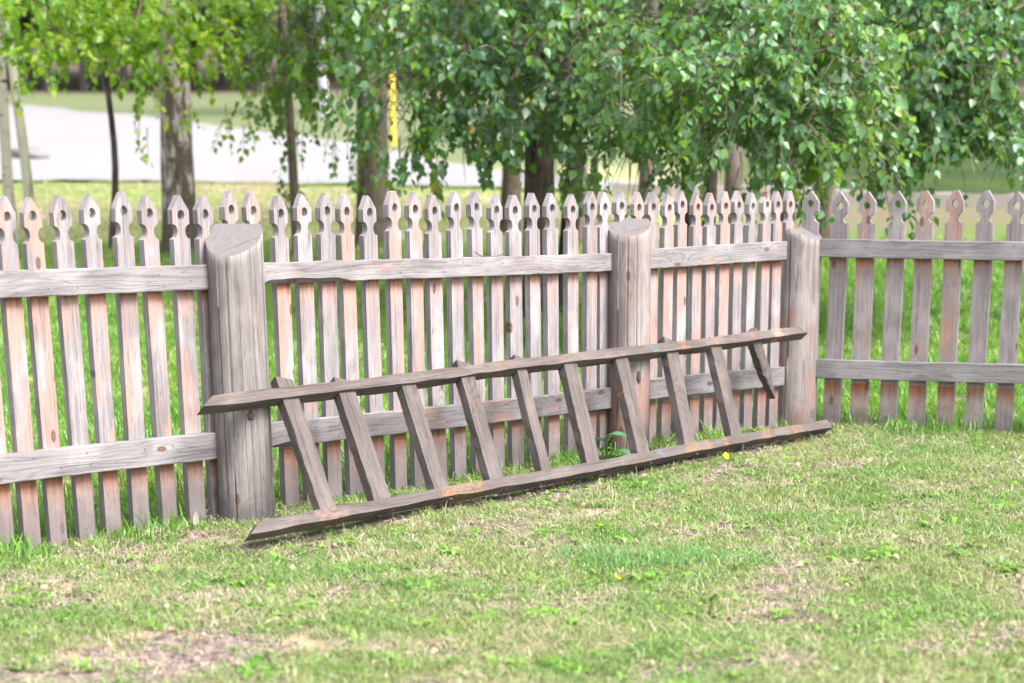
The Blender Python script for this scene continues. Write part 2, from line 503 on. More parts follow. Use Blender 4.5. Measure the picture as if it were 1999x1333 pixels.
tips1 = [-112, -52, 3, 58, 118, 172, 230, 288, 345, 391, 441, 489, 540, 585, 629, 672, 718, 763, 804, 844, 885, 926, 963, 1002, 1040, 1076, 1114, 1150,
         1178, 1211, 1241, 1271, 1301, 1330, 1358, 1386, 1412, 1440, 1466, 1493, 1518, 1541]
base1 = -math.pi / 2 - 0
ang1 = math.atan2(u1[1], u1[0])
for x in tips1:
    T_ = vplane(P0, AZ1, x, 380 - 6 * (x - 58) / 1484)
    h_ = T_[2] + random.uniform(-.009, .009)
    o = picket(.0755 + random.uniform(-.003, .003), .03, h_, 1.0, m_pick)
    put(o, (T_[0], T_[1], 0), ang1 + random.uniform(-.07, .07), random.uniform(-.009, .009))
tips2 = [1583, 1640, 1695, 1753, 1811, 1869, 1927, 1987, 2047, 2108, 2170, 2232, 2295, 2359, 2424, 2490]
ang2 = math.atan2(u2[1], u2[0])
for x in tips2:
    T_ = vplane(P2, AZ2, x, 373)
    o = picket(.090 + random.uniform(-.003, .003), .028, T_[2] + random.uniform(-.006, .006), 1.08, m_pick2)
    put(o, (T_[0], T_[1], 0), ang2 + random.uniform(-.04, .04), random.uniform(-.006, .006))


def rail(pa, pb, h_, mat, t_=RT, wane=None, ragged=.0015):
    """squared timber from pa to pb (centre line ends)"""
    pa, pb = Vector(pa), Vector(pb)
    L = (pb - pa).length
    n = 36
    V_, F_, mi = [], [], []
    ph = random.random() * 9
    for k in range(n + 1):
        x = L * k / n
        wv = .003 * math.sin(x * 2.1 + ph)
        jj = lambda: random.uniform(-ragged, ragged)
        up, dn = h_ / 2 + wv + jj(), -h_ / 2 + wv + jj()
        c = .004
        if wane and wane[0] <= x <= wane[1]:
            cc = wane[2] * min(1, (x - wane[0]) / .08, (wane[1] - x) / .08) * random.uniform(.75, 1.1); c = max(c, cc)
        V_ += [(x, -t_ / 2, up - .003), (x, -t_ / 2 + .003, up), (x, t_ / 2, up), (x, t_ / 2, dn), (x, -t_ / 2 + c * .8, dn), (x, -t_ / 2, dn + c)]
    for k in range(n):
        b0, b1 = k * 6, (k + 1) * 6
        for q in range(6):
            F_.append((b0 + q, b0 + (q + 1) % 6, b1 + (q + 1) % 6, b1 + q))
            x = L * (k + .5) / n
            mi.append(1 if (q == 4 and wane and wane[0] <= x <= wane[1]) else 0)
    F_.append(tuple(range(5, -1, -1))); F_.append(tuple(n * 6 + q for q in range(6))); mi += [0, 0]
    o = mesh_obj('rail', V_, F_, [mat, m_bark], fence, midx=mi)
    d = pb - pa
    o.location = pa - fence.location
    o.rotation_euler = (0, -math.asin(d.z / L), math.atan2(d.y, d.x))
    return o


ROFF = .015 + RT / 2
gn = G('rusty_nail'); gn.col((.15, .12, .115))
def nails(o, us, h_):
    V_, F_ = [], []
    for u_ in us:
        for zz in (-h_ * .22, h_ * .22):
            if random.random() < .5: continue
            x0, z0, b = u_ + random.uniform(-.012, .012), zz + random.uniform(-.008, .008), len(V_)
            for yy, rr in ((-RT / 2 + .001, .0036), (-RT / 2 - .0016, .0030)):
                V_ += [(x0 + rr * math.cos(k * 1.0472), yy, z0 + rr * math.sin(k * 1.0472)) for k in range(6)]
            F_ += [(b + k, b + (k + 1) % 6, b + 6 + (k + 1) % 6, b + 6 + k) for k in range(6)] + [tuple(b + 6 + k for k in range(6))]
    n_ = mesh_obj('nails', V_, F_, gn.m, o); n_['kind'] = 'stuff'
def rail_px(x0, y0, x1, y1, h_, mat, plane, wane=None):
    p, az = plane
    a_, b_ = vplane(p, az, x0, y0, ROFF), vplane(p, az, x1, y1, ROFF)
    o = rail(a_, b_, h_, mat, wane=wane)
    us = []
    for x in (tips1 if plane is PL1 else tips2):
        t_ = vplane(p, az, x, 376); u_ = float(np.hypot(*(t_[:2] - a_[:2])) * (1 if (t_ - a_)[:2] @ (b_ - a_)[:2] > 0 else -1))
        if .03 < u_ < np.hypot(*(b_ - a_)[:2]) - .03: us.append(u_)
    nails(o, us, h_)
    return o


PL1, PL2 = (P0, AZ1), (P2, AZ2)
rail_px(-120, 562, 420, 538.5, .094, m_rail, PL1)
rail_px(-120, 930, 440, 868, .104, m_rail, PL1)
rail_px(500, 536, 1196, 510.5, .082, m_rail_p, PL1, wane=(0, .50, .022))
rail_px(515, 852, 1196, 776, .098, m_rail, PL1, wane=(.0, .22, .02))
rail_px(1258, 506, 1531, 490, .094, m_rail, PL1)
rail_px(1256, 762, 1526, 733, .098, m_rail, PL1)
rail_px(1588, 485, 2510, 494, .092, m_rail, PL2)
rail_px(1580, 719, 2510, 741, .098, m_rail, PL2)


def post(cx, cy, r_, h_, ridge_az, slope, mat, cracks, off=0.0):
    """round log with a two-sided sawn top and drying cracks"""
    base = np.linspace(0, 2 * math.pi, 44, endpoint=False).tolist()
    cr = {}
    for (a, z0, z1, d) in cracks:
        base = [t for t in base if abs((t - a + math.pi) % (2 * math.pi) - math.pi) > .055]
        for e, dep in ((-.012, 0), (0, d), (.012, 0)):
            base.append(a + e)
            if dep: cr[round(a, 5)] = (z0, z1, dep)
    base.sort()
    n = len(base)
    rd = np.array([math.sin(ridge_az), math.cos(ridge_az)])
    V_, F_ = [], []
    nv = np.array([rd[1], -rd[0]]); nv = nv if nv @ np.array([-cx, -cy]) > 0 else -nv     # the sawn face looks this way
    rr0 = off * r_
    rings = 34
    dark = set(); fm_ = []
    ph = [random.random() * 6 for _ in range(4)]
    def radius(a, z):
        rr = r_ * (1 + .018 * math.sin(2 * a + ph[0]) + .012 * math.sin(3 * a + ph[1] + z * 2) + .012 * (h_ / 2 - z))
        return rr
    tops = []
    for a in base:
        x, y = radius(a, h_) * math.cos(a), radius(a, h_) * math.sin(a)
        sd_ = x * nv[0] + y * nv[1] + rr0
        tops.append(h_ - slope * max(0, abs(sd_) - .008))
    for k in range(rings + 1):
        for i, a in enumerate(base):
            z = -.15 + (tops[i] + .15) * k / rings
            rr = radius(a, z)
            key = round(a, 5)
            wob = .035 * math.sin(z * 2.3 + i) * .5
            if key in cr:
                z0, z1, d = cr[key]
                if z0 < z < z1: dark.add((k, i))
                if z0 < z < z1: rr -= d * min(1, (z - z0) / .15, (z1 - z) / .15 + .3)
            V_.append((rr * math.cos(a + wob), rr * math.sin(a + wob), z))
    for k in range(rings):
        for i in range(n):
            j = (i + 1) % n
            F_.append((k * n + i, k * n + j, (k + 1) * n + j, (k + 1) * n + i))
            fm_.append(1 if ((k, i) in dark and (k + 1, i) in dark) or ((k, j) in dark and (k + 1, j) in dark) else 0)
    # top: strips up to the ridge
    off = len(V_)
    for i, a in enumerate(base):
        x, y, z = V_[rings * n + i]
        half = r_ * math.sqrt(max(.05, 1 - off * off))
        s = max(-half, min(half, x * rd[0] + y * rd[1]))
        V_.append((s * rd[0] - nv[0] * rr0, s * rd[1] - nv[1] * rr0, h_))
    for i in range(n):
        j = (i + 1) % n
        F_.append((rings * n + i, rings * n + j, off + j, off + i))
    o = mesh_obj('post', V_, F_, [mat, m_dark, m_end], fence, midx=fm_ + [2] * n)
    sm = [True] * (rings * n) + [False] * n
    o.data.polygons.foreach_set('use_smooth', sm)
    o.location = Vector((cx, cy, 0)) - fence.location
    return o


def toward(p, off=0.0):            # local angle of the side that faces the camera, plus an offset to the right
    return math.atan2(-p[1], -p[0]) + off

q1 = vplane(P0, AZ1, 470, 740, .098); q2 = vplane(P0, AZ1, 1228, 650, .080)
a1_, a2_, a3_ = toward(q1), toward(q2), toward(C0)
ptop = lambda x, y, q: CAM[2] + ray(x, y)[2] * math.hypot(q[1], 0)
po1 = post(q1[0], q1[1], .109, ptop(470, 437, q1), R(97), .68, m_post,
     [(a1_ + .05, -.1, 1.16, .012), (a1_ - .35, .3, 1.15, .007), (a1_ + .55, .0, 1.17, .009), (a1_ + .9, .2, .9, .006), (a1_ - .75, .1, .8, .006), (a1_ + .3, -.1, .55, .008)], off=.66)
po1['label'] = 'thick grey log post with a dark knot and long cracks'
po2 = post(q2[0], q2[1], .100, ptop(1227, 427, q2), R(100), .47, m_post_r,
     [(a2_ - .1, .0, 1.16, .010), (a2_ + .35, .5, 1.16, .006), (a2_ + .6, -.1, .9, .006), (a2_ - .6, .2, .7, .005)], off=.72)
po2['label'] = 'middle log post with swirling grain above the ladder'
po3 = post(C0[0], C0[1], .113, ptop(1557, 445, C0), R(38), .55, m_post_r,
     [(a3_ - .12, -.1, 1.0, .008), (a3_ + .4, .1, 1.05, .007), (a3_ - .5, .4, 1.0, .005)])
po3['label'] = 'corner log post, reddish below with a blackened foot'
print('POST', q1, q2, C0, [p.dimensions.z for p in (po1, po2, po3)])

def knot_disc(pt, ang, rx, rz, parent, cc):
    bm = bmesh.new()
    bmesh.ops.create_uvsphere(bm, u_segments=18, v_segments=8, radius=1)
    for v in bm.verts:
        f = 1 + .12 * math.sin(5 * math.atan2(v.co.z, v.co.x) + cc)
        v.co = Vector((v.co.x * rx * f, v.co.y * .010, v.co.z * rz * f))
    o = bm_obj('knot', bm, m_knot, parent, smooth=True)
    return o
def post_knot(po, q, r_, px, py, rx, rz):
    d = ray(px, py)
    p = CAM + d * (q[1] - r_ * .9)
    a = math.atan2(p[1] - q[1], p[0] - q[0])
    o = knot_disc(p, a, rx, rz, po, px)
    o.location = (r_ * .985 * math.cos(a), r_ * .985 * math.sin(a), p[2])
    o.rotation_euler = (0, 0, a + math.pi / 2)
post_knot(po1, q1, .109, 490, 812, .016, .017)
post_knot(po2, q2, .100, 1248, 736, .011, .030)

# ------------------------------------------------------------------ old ladder leaning on its side
SX = dict(grey=(.142, .118, .110), grey2=(.064, .051, .047), paint=(.20, .115, .095), knot=.35, ring=.009, wander=.1, pith=.03, speck=.4)
tl = vplane(P0, AZ1, 400, 792, .244); tr = vplane(P0, AZ1, 1561, 650, .200)
bl = on_ground(490, 1037, .075); br = on_ground(1612, 831, .060)
ladder = empty('wooden_ladder', tuple((bl + br) / 2))
tag(ladder, 'old brown wooden ladder lying on its side and leaning against the fence posts', 'ladder')
print('LADDER', tl, tr, bl, br)
LAD0, LAD1 = bl, br
LT, LB = Vector(tr - tl), Vector(br - bl)
spT = []
def lpar(a, b, px):                # length along a-b at which pixel column px falls
    best = min(np.linspace(0, 1, 1500), key=lambda s: abs(_px(a + (b - a) * s) - px))
    return best
def _px(p):
    d = p - CAM
    return PX + FPX * (d @ _r) / (d @ _f)
LTn, LBn = LT.length, LB.length
ORG, YEL, TEAL = (.27, .135, .06), (.22, .145, .07), (.10, .17, .17)
top_sp = [(lpar(tl, tr, x) * LTn, hw, c) for x, hw, c in [(1272, .035, TEAL), (1328, .038, ORG), (1390, .014, ORG), (1425, .012, ORG), (1462, .02, ORG), (1510, .05, (.55, .30, .22))]]
bot_sp = [(lpar(bl, br, x) * LBn, hw, c) for x, hw, c in [(905, .16, YEL), (870, .06, ORG), (1345, .06, ORG), (1375, .03, ORG), (1410, .03, ORG), (1490, .05, ORG), (1548, .06, ORG), (1285, .04, (.13, .14, .20)), (640, .10, (.24, .15, .125))]]
m_st_t = wood('ladder_stile_top', 'x', paint_amt=.40, spots=top_sp, **SX)
m_st_b = wood('ladder_stile_bottom', 'x', paint_amt=.36, spots=bot_sp, **{**SX, 'grey': (.135, .113, .105), 'grey2': (.062, .051, .048)})
m_rung = wood('ladder_rung_wood', 'x', paint_amt=.26, **{**SX, 'grey': (.128, .108, .102), 'grey2': (.060, .049, .046)})


def beam(name, p, q, wdir, wid, dep, mat, parent, ends=(0, 0), rough=.0034, n=40, taper=None):
    """rectangular timber p->q; wid along wdir (made square to the run), dep along the third axis"""
    p, q = Vector(p), Vector(q)
    ex = (q - p).normalized()
    ez = (Vector(wdir) - Vector(wdir).dot(ex) * ex).normalized()
    ey = ez.cross(ex)                                      # local y
    L = (q - p).length
    V_, F_ = [], []
    ph = random.random() * 8
    for k in range(n + 1):
        x = L * k / n
        for (sy, sz) in ((-1, 1), (1, 1), (1, -1), (-1, -1)):
            xx = x
            f = 1.0
            zz = sz * wid / 2 + random.uniform(-rough, rough) + .003 * math.sin(x * 3 + ph)
            yy = sy * dep / 2 + random.uniform(-rough, rough) * .6
            if taper: zz *= taper(k / n)
            if k == 0: xx += ends[0] * (1 if sz > 0 else -1)
            if k == n: xx += ends[1] * (1 if sz > 0 else -1)
            V_.append((xx, yy, zz))
    for k in range(n):
        b0, b1 = k * 4, (k + 1) * 4
        for s in range(4):
            F_.append((b0 + s, b0 + (s + 1) % 4, b1 + (s + 1) % 4, b1 + s))
    F_.append((3, 2, 1, 0)); F_.append(tuple(n * 4 + s for s in range(4)))
    o = mesh_obj(name, V_, F_, mat, parent)
    M_ = Matrix((ex, ey, ez)).transposed().to_4x4()
    M_.translation = p - Vector(parent.location)
    o.matrix_local = M_
    me = o.data
    bm = bmesh.new(); bm.from_mesh(me); bmesh.ops.recalc_face_normals(bm, faces=bm.faces[:]); bm.to_mesh(me); bm.free()
    return o

upm = Vector(((tl + tr) / 2 - (bl + br) / 2)).normalized()
stt = beam('stile', tl, tr, upm, .046, .054, m_st_t, ladder, ends=(.035, -.03))
stb = beam('stile', bl, br, upm, .046, .054, m_st_b, ladder, ends=(.035, 0))
stt['label'] = 'upper stile with orange and teal paint marks'
stb['label'] = 'lower stile resting in the grass with yellow paint streaks'
nrm = Vector(LB).cross(upm).normalized()
if nrm.y > 0: nrm = -nrm
rungs = [(562, 642), (672, 748), (793, 862), (908, 972), (1015, 1066), (1108, 1158), (1208, 1256), (1308, 1348), (1393, 1438)]
for i, (xt, xb) in enumerate(rungs):
    A = Vector(tl + (tr - tl) * lpar(tl, tr, xt)); B = Vector(bl + (br - bl) * lpar(bl, br, xb))
    d = (A - B).normalized()
    ext = [.066, .022, .0, .040, .034, .0, .0, .032, .0][i]
    A2 = A + d * (.02 + ext) - nrm * .010; B2 = B - d * .014 - nrm * .012
    wd = .084 * random.uniform(.94, 1.06) if i != 4 else .058
    o = beam('rung', B2, A2, Vector(LB), wd, .042, m_rung, ladder, rough=.0022, n=14)
A = Vector(tl + (tr - tl) * lpar(tl, tr, 1474)); Bp = Vector(vplane(P0, AZ1, 1508, 778, .22))
ob = beam('rung', Bp, A + (A - Bp).normalized() * .05 - nrm * .018, Vector(LB), .085, .038, m_rung, ladder, rough=.004, n=22, taper=lambda s: min(.8, .06 + s * 1.9) if s < .5 else .85)
ob['label'] = 'broken last rung splintered to a hanging point'
# nail heads where the rungs meet the upper stile are too small to show

# ------------------------------------------------------------------ trees
def bark(name, light=(.62, .59, .55), dark=(.06, .05, .045), mossy=0.0, black=.5, moss=(.10, .12, .03), pw=1.0):
    g = G(name)
    P = g.t.nodes.new('ShaderNodeTexCoord').outputs['Object']
    o = g.sep(P)
    rnd = g.M('MULTIPLY', g.n('ShaderNodeObjectInfo', out='Random'), 50.0)
    V1 = g.xyz(g.M('ADD', o[0], rnd), o[1], g.M('MULTIPLY', o[2], 3.2))
    hb = g.noise(V1, 5, 3, .6)
    V2 = g.xyz(g.M('ADD', o[0], rnd), o[1], g.M('MULTIPLY', o[2], .25))
    vb = g.noise(V2, 13, 4, .65)
    c = g.mix(vb, light, tuple(v * .72 for v in light))
    c = g.mix(g.step(hb, .60, .68), c, dark)
    rough_ = g.step(g.M('ADD', vb, g.M('MULTIPLY', g.M('SUBTRACT', 1.4, o[2]), .10)), .62 - .25 * black, .74 - .2 * black)
    c = g.mix(g.M('MULTIPLY', rough_, pw), c, g.mix(hb, dark, (.17, .135, .11)))
    if mossy:
        mo = g.noise(P, 6, 4, .65)
        c = g.mix(g.M('MULTIPLY', g.step(mo, .66 - .3 * mossy, .78 - .25 * mossy), .85), c, moss)
    g.col(c)
    g.bump(vb, .8, .03)
    return g.m


def leaf_mat(name, c1, c2, trans=.45, yellow=.0, gloss=.35, c3=None):
    g = G(name)
    t = g.t
    geo = t.nodes.new('ShaderNodeNewGeometry')
    ri = geo.outputs['Random Per Island']
    inf = t.nodes.new('ShaderNodeObjectInfo')
    rr = g.M('FRACT', g.M('ADD', ri, inf.outputs['Random']))
    c = g.mix(rr, c1, c2)
    if c3:
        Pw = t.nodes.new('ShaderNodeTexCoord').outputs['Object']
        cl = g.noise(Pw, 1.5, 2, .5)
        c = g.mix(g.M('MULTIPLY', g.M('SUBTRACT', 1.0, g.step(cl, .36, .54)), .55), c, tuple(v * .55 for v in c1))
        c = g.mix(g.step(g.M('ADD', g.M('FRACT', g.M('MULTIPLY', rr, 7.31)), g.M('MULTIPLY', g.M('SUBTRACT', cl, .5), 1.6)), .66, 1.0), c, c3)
    if yellow:
        c = g.mix(g.M('GREATER_THAN', g.M('FRACT', g.M('MULTIPLY', rr, 17.3)), 1 - yellow), c, (.50, .36, .05))
    c = g.dim(c)
    dif = g.n('ShaderNodeBsdfDiffuse', {'Color': c})
    tr_ = g.n('ShaderNodeBsdfTranslucent', {'Color': g.mix(.5, c, (.27, .45, .01), 'MIX')})
    gl = g.n('ShaderNodeBsdfGlossy', {'Color': (.9, .95, 1), 'Roughness': .42})
    m1 = g.n('ShaderNodeMixShader', {0: trans, 1: dif, 2: tr_})
    fr = g.n('ShaderNodeFresnel', {'IOR': 1.4})
    m2 = g.n('ShaderNodeMixShader', {0: g.M('MINIMUM', g.M('MULTIPLY', fr, gloss * 1.6), .035), 1: m1, 2: gl})
    t.links.new(m2, t.nodes['Material Output'].inputs['Surface'])
    return g.m


LEAF_V = np.array([(0, 0, 0), (-.36, .26, .05), (-.30, .55, .06), (0, 1, -.06), (.30, .55, .06), (.36, .26, .05), (0, .35, -.02)])
LEAF_T = np.array([(0, 6, 1), (1, 6, 2), (2, 6, 3), (0, 5, 6), (5, 4, 6), (4, 3, 6)])


def leaf_frames(pos, tipdir, nrmdir, size):
    """arrays of leaves: tip along tipdir, blade normal close to nrmdir"""
    y = tipdir / np.linalg.norm(tipdir, axis=1, keepdims=True)
    z = nrmdir - (nrmdir * y).sum(1, keepdims=True) * y
    z /= np.maximum(np.linalg.norm(z, axis=1, keepdims=True), 1e-6)
    x = np.cross(y, z)
    M_ = np.stack([x, y, z], 2)                             # columns
    V_ = np.einsum('nij,kj->nki', M_, LEAF_V) * size[:, None, None] + pos[:, None, :]
    T_ = LEAF_T[None] + (np.arange(len(pos)) * len(LEAF_V))[:, None, None]
    return V_.reshape(-1, 3), T_.reshape(-1, 3), M_


def tube(path, radii, n=10, wob=0.0):
    V_, F_ = [], []
    path = [np.asarray(p, float) for p in path]
    for k, p in enumerate(path):
        d = path[min(k + 1, len(path) - 1)] - path[max(k - 1, 0)]
        d /= np.linalg.norm(d)
        ref = np.array([0, 1., 0]) if abs(d[1]) < .8 else np.array([1., 0, 0])
        a = np.cross(d, ref); a /= np.linalg.norm(a); b = np.cross(d, a)
        for i in range(n):
            t = 2 * math.pi * i / n
            r_ = radii[k] * (1 + wob * math.sin(3 * t + k * 1.3) + wob * random.uniform(-.6, .6))
            V_.append(p + (a * math.cos(t) + b * math.sin(t)) * r_)
    for k in range(len(path) - 1):
        for i in range(n):
            j = (i + 1) % n
            F_.append((k * n + i, k * n + j, (k + 1) * n + j, (k + 1) * n + i))
    return V_, F_


GAPS = [(772, 222, 15.6, 30, 82), (640, 185, 18.4, 30, 45), (1050, 345, 15.0, 42, 75), (1225, 345, 14.2, 42, 45), (1225, 205, 14.6, 22, 25), (1440, 310, 13.9, 26, 42), (1110, 120, 15.2, 14, 30),
        (1060, 100, 15.4, 12, 20), (560, 30, 18.5, 40, 40), (900, 350, 15.3, 30, 40), (1400, 360, 14.0, 30, 40), (1905, 345, 14.9, 70, 42), (1650, 360, 14.1, 26, 40), (1260, 12, 14.5, 40, 26), (340, 190, 18.7, 22, 40)]


class Crown:
    """drooping leafy twigs of one tree"""
    def __init__(s): s.p, s.t, s.n, s.sz, s.wV, s.wF = [], [], [], [], [], []

    def twig(s, p, d, L, nl, size, droop=.6, wire=True, r0=.0055):
        p = np.array(p, float); d = np.array(d, float); d /= np.linalg.norm(d)
        path = [p.copy()]
        st = L / nl
        for k in range(nl):
            d = d + np.array([0, 0, -1]) * droop * st / L * 1.6 + rng.normal(0, .10, 3)
            d /= np.linalg.norm(d)
            p = p + d * st
            path.append(p.copy())
            side = np.cross(d, rng.normal(0, 1, 3)); side /= np.linalg.norm(side)
            for q in range(1 + (rng.random() < .45)):
                td = d * .35 + side * (.7 if q == 0 else -.7) + np.array([0, 0, -.75]) + rng.normal(0, .25, 3)
                nd = np.array([0, -.35, .75]) + rng.normal(0, .55, 3)
                s.p.append(p + side * .012 * (1 - 2 * q)); s.t.append(td); s.n.append(nd)
                s.sz.append(size * rng.uniform(.45, 1.2))
        if wire:
            b = len(s.wV)
            m = path[::2] + ([path[-1]] if len(path) % 2 == 0 else [])
            v, f = tube(m, np.linspace(r0, .0012, len(m)), 3)
            s.wV += v; s.wF += [tuple(i + b for i in q) for q in f]

    def blob(s, c, rad, n, L=(.22, .46), size=.066, nl=(6, 10), shell=.45, wire=True, out=.7):
        c = np.array(c); rad = np.array(rad)
        for _ in range(n):
            v = rng.normal(0, 1, 3); v /= np.linalg.norm(v)
            r_ = (shell + (1 - shell) * rng.random()) if rng.random() < .75 else rng.random() ** .5
            p = c + v * rad * r_
            s.twig(p, v * out + np.array([0, -.1, .15]) + rng.normal(0, .35, 3), rng.uniform(*L), int(rng.integers(*nl)), size, wire=wire)

    def build(s, name, parent, mat, wood_mat, single=0):
        pos, td, nd, sz = map(np.array, (s.p, s.t, s.n, s.sz))
        off = np.array(parent.location)
        keep = np.ones(len(pos), bool)
        for (gxp, gyp, gY, grx, gry) in GAPS:               # openings in the foliage
            cc = at(gxp, gyp, gY)
            q = np.stack([(pos[:, 0] - cc[0]) / (grx * gY / 4204), (pos[:, 2] - cc[2]) / (gry * gY / 4204)], 1)
            keep &= ~(((q ** 2).sum(1) < 1) & (rng.random(len(pos)) < .93))
        pos, td, nd, sz = pos[keep], td[keep], nd[keep], sz[keep]
        keep = np.ones(len(pos), bool)
        if single:
            d = pos - CAM
            zz = d @ _f
            X = PX + FPX * (d @ _r) / zz; Y = PY - FPX * (d @ _u) / zz
            ok = np.where((X > 20) & (X < 1980) & (Y > 15) & (Y < 480))[0]
            pick = ok[np.argsort(pos[ok, 1])[:single]]
            keep[pick] = False
            me = bpy.data.meshes.new('leaf')
            me.from_pydata([tuple(v) for v in LEAF_V], [], [tuple(t) for t in LEAF_T]); me.materials.append(mat)
            _, _, MM = leaf_frames(pos[pick], td[pick], nd[pick], sz[pick])
            for k, i in enumerate(pick):
                lo = bpy.data.objects.new('leaf', me); COL.objects.link(lo); lo.parent = parent
                m4 = Matrix(MM[k].tolist()).to_4x4() @ Matrix.Scale(float(sz[i]), 4)
                m4.translation = Vector(pos[i] - off)
                lo.matrix_local = m4
        V_, T_, _ = leaf_frames(pos[keep] - off, td[keep], nd[keep], sz[keep])
        o = tri_mesh(name, V_, T_, mat, parent)
        o['kind'] = 'stuff'
        if s.wV:
            tw = mesh_obj('twigs', [np.asarray(v) - off for v in s.wV], s.wF, wood_mat, parent)
            tw['kind'] = 'stuff'
        return o


def tree_root(name, px, py, Y=None):
    p = on_ground(px, py) if Y is None else at(px, py, Y)
    z = float(ter(p[0], p[1]))
    return empty(name, (p[0], p[1], z))


def trunk(root, lean, H_, r0, r1, mat, n=12, wob=.05, curve=.05, flare=1.35, name='trunk', base=(0, 0)):
    pts_, rad = [], []
    K = 18
    ph = random.random() * 6
    for k in range(K + 1):
        t = k / K
        z = -.15 + (H_ + .15) * t
        pts_.append((base[0] + lean[0] * t + curve * math.sin(t * 7 + ph) * (t * (1 - t) * 4) * .6, base[1] + lean[1] * t, z))
        rad.append((r0 + (r1 - r0) * t) * (1 + (flare - 1) * math.exp(-max(z, 0) / .18)))
    v, f = tube(pts_, rad, n, wob)
    return mesh_obj(name, v, f, mat, root, smooth=True)


def limb(root, p0, p1, r0, r1, mat, sag=.12, name='branch'):
    p0, p1 = np.array(p0, float), np.array(p1, float)
    pts_ = []
    for k in range(9):
        t = k / 8
        p = p0 + (p1 - p0) * t
        p[2] += sag * math.sin(t * math.pi) + random.uniform(-.015, .015)
        pts_.append(p)
    off = np.array(root.location)
    v, f = tube([p - off for p in pts_], np.linspace(r0, r1, 9), 6, .05)
    return mesh_obj(name, v, f, mat, root, smooth=True)


m_b_pale = bark('birch_bark_pale', (.50, .48, .38), black=.1, pw=.6)
m_b_old = bark('birch_bark_old', (.58, .52, .49), (.05, .035, .028), black=.86, mossy=.25)
m_b_moss = bark('birch_bark_mossy', (.22, .19, .18), (.03, .024, .02), black=1.0, mossy=.55, moss=(.075, .085, .02))
m_b_dark = bark('dark_bark', (.045, .036, .036), (.014, .012, .012), black=.8)
m_b_brown = bark('brown_bark', (.20, .14, .12), (.06, .045, .04), black=.5, mossy=.3)
m_b_pink = bark('pinkish_bark', (.24, .19, .175), (.07, .052, .047), black=.5)
m_twig = bark('twig_bark', (.24, .19, .17), (.09, .07, .06))
L_mid = leaf_mat('birch_leaves_green', (.040, .140, .058), (.125, .295, .075), .38, .002, .9, (.15, .30, .02))
L_near = leaf_mat('birch_leaves_bright', (.060, .190, .070), (.165, .365, .090), .42, .001, .9, (.20, .38, .03))
L_dark = leaf_mat('birch_leaves_dark', (.038, .135, .062), (.115, .275, .080), .36, .001, .9, (.12, .27, .03))
L_yel = leaf_mat('yellow_green_leaves_backlit_tint', (.13, .34, .010), (.31, .55, .014), .60, .002, c3=(.48, .64, .05))  # leaf colour raised to paint in backlight the sun does not give
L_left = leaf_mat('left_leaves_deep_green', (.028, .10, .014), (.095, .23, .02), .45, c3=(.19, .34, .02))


def W(px, py, Y): return at(px, py, Y)
def rad_px(rx, ry, Y, rY): return (rx * Y / 4204, rY, ry * Y / 4204)

# --- weeping birch behind the corner (nearest, brightest foliage)
t_w = tree_root('birch_tree', 1540, 0, 15.2)
tag(t_w, 'weeping birch with bright hanging leaves behind the corner post', 'tree')
trunk(t_w, (.05, .1), 6.5, .085, .04, m_b_pink)
c = Crown()
for (x, y, Y, rx, ry, rY, n) in [(1330, 130, 14.3, 180, 110, .8, 210), (1560, 110, 14.0, 150, 110, .8, 210), (1450, 215, 13.9, 210, 110, .7, 220), (1640, 215, 14.1, 110, 110, .6, 130),
                                 (1240, 225, 14.6, 100, 90, .6, 100), (1300, 300, 14.2, 120, 60, .5, 80), (1500, 300, 14.0, 150, 50, .5, 85), (1650, 310, 14.2, 90, 50, .5, 60), (1480, 20, 14.6, 260, 60, .9, 150)]:
    c.blob(W(x, y - 45, Y), rad_px(rx, ry, Y, rY), int(n * .66), size=.071)
for (x, y0, y1, Y) in [(1180, 310, 385, 14.2), (1150, 330, 400, 14.3), (1330, 300, 410, 14.0), (1375, 310, 420, 14.0), (1420, 320, 390, 14.1), (1290, 320, 375, 14.0), (1500, 310, 370, 14.0),
                       (1600, 320, 420, 14.1), (1585, 300, 400, 14.2), (1690, 300, 390, 14.1), (1240, 330, 380, 14.3), (1555, 330, 395, 14.0), (1110, 300, 400, 14.6)]:
    for q in range(3):
        p = W(x + random.uniform(-26, 26), y0 + random.uniform(-25, 15), Y + random.uniform(-.2, .2))
        L = (y1 - y0) / 4204 * Y * random.uniform(.8, 1.15)
        c.twig(p, (random.uniform(-.3, .3), random.uniform(-.2, .2), -1), L, max(4, int(L / .06)), .074)
for k in range(260):
    v = rng.normal(0, 1, 3); v /= np.linalg.norm(v)
    c.twig(np.array(t_w.location) + np.array([-.2, 0, 4.6]) + v * np.array([2.0, 1.5, 2.0]) * rng.uniform(.3, 1), v + np.array([0, 0, .2]), .6, 8, .11, wire=False)
c.build('crown', t_w, L_near, m_twig, single=300)
for (x, y, Y) in [(1330, 60, 14.5), (1620, 60, 14.3), (1450, 90, 14.2), (1250, 160, 14.6)]:
    limb(t_w, np.array(t_w.location) + np.array([.03, .06, random.uniform(2.2, 3.0)]), W(x, y, Y), .03, .008, m_twig, .25)

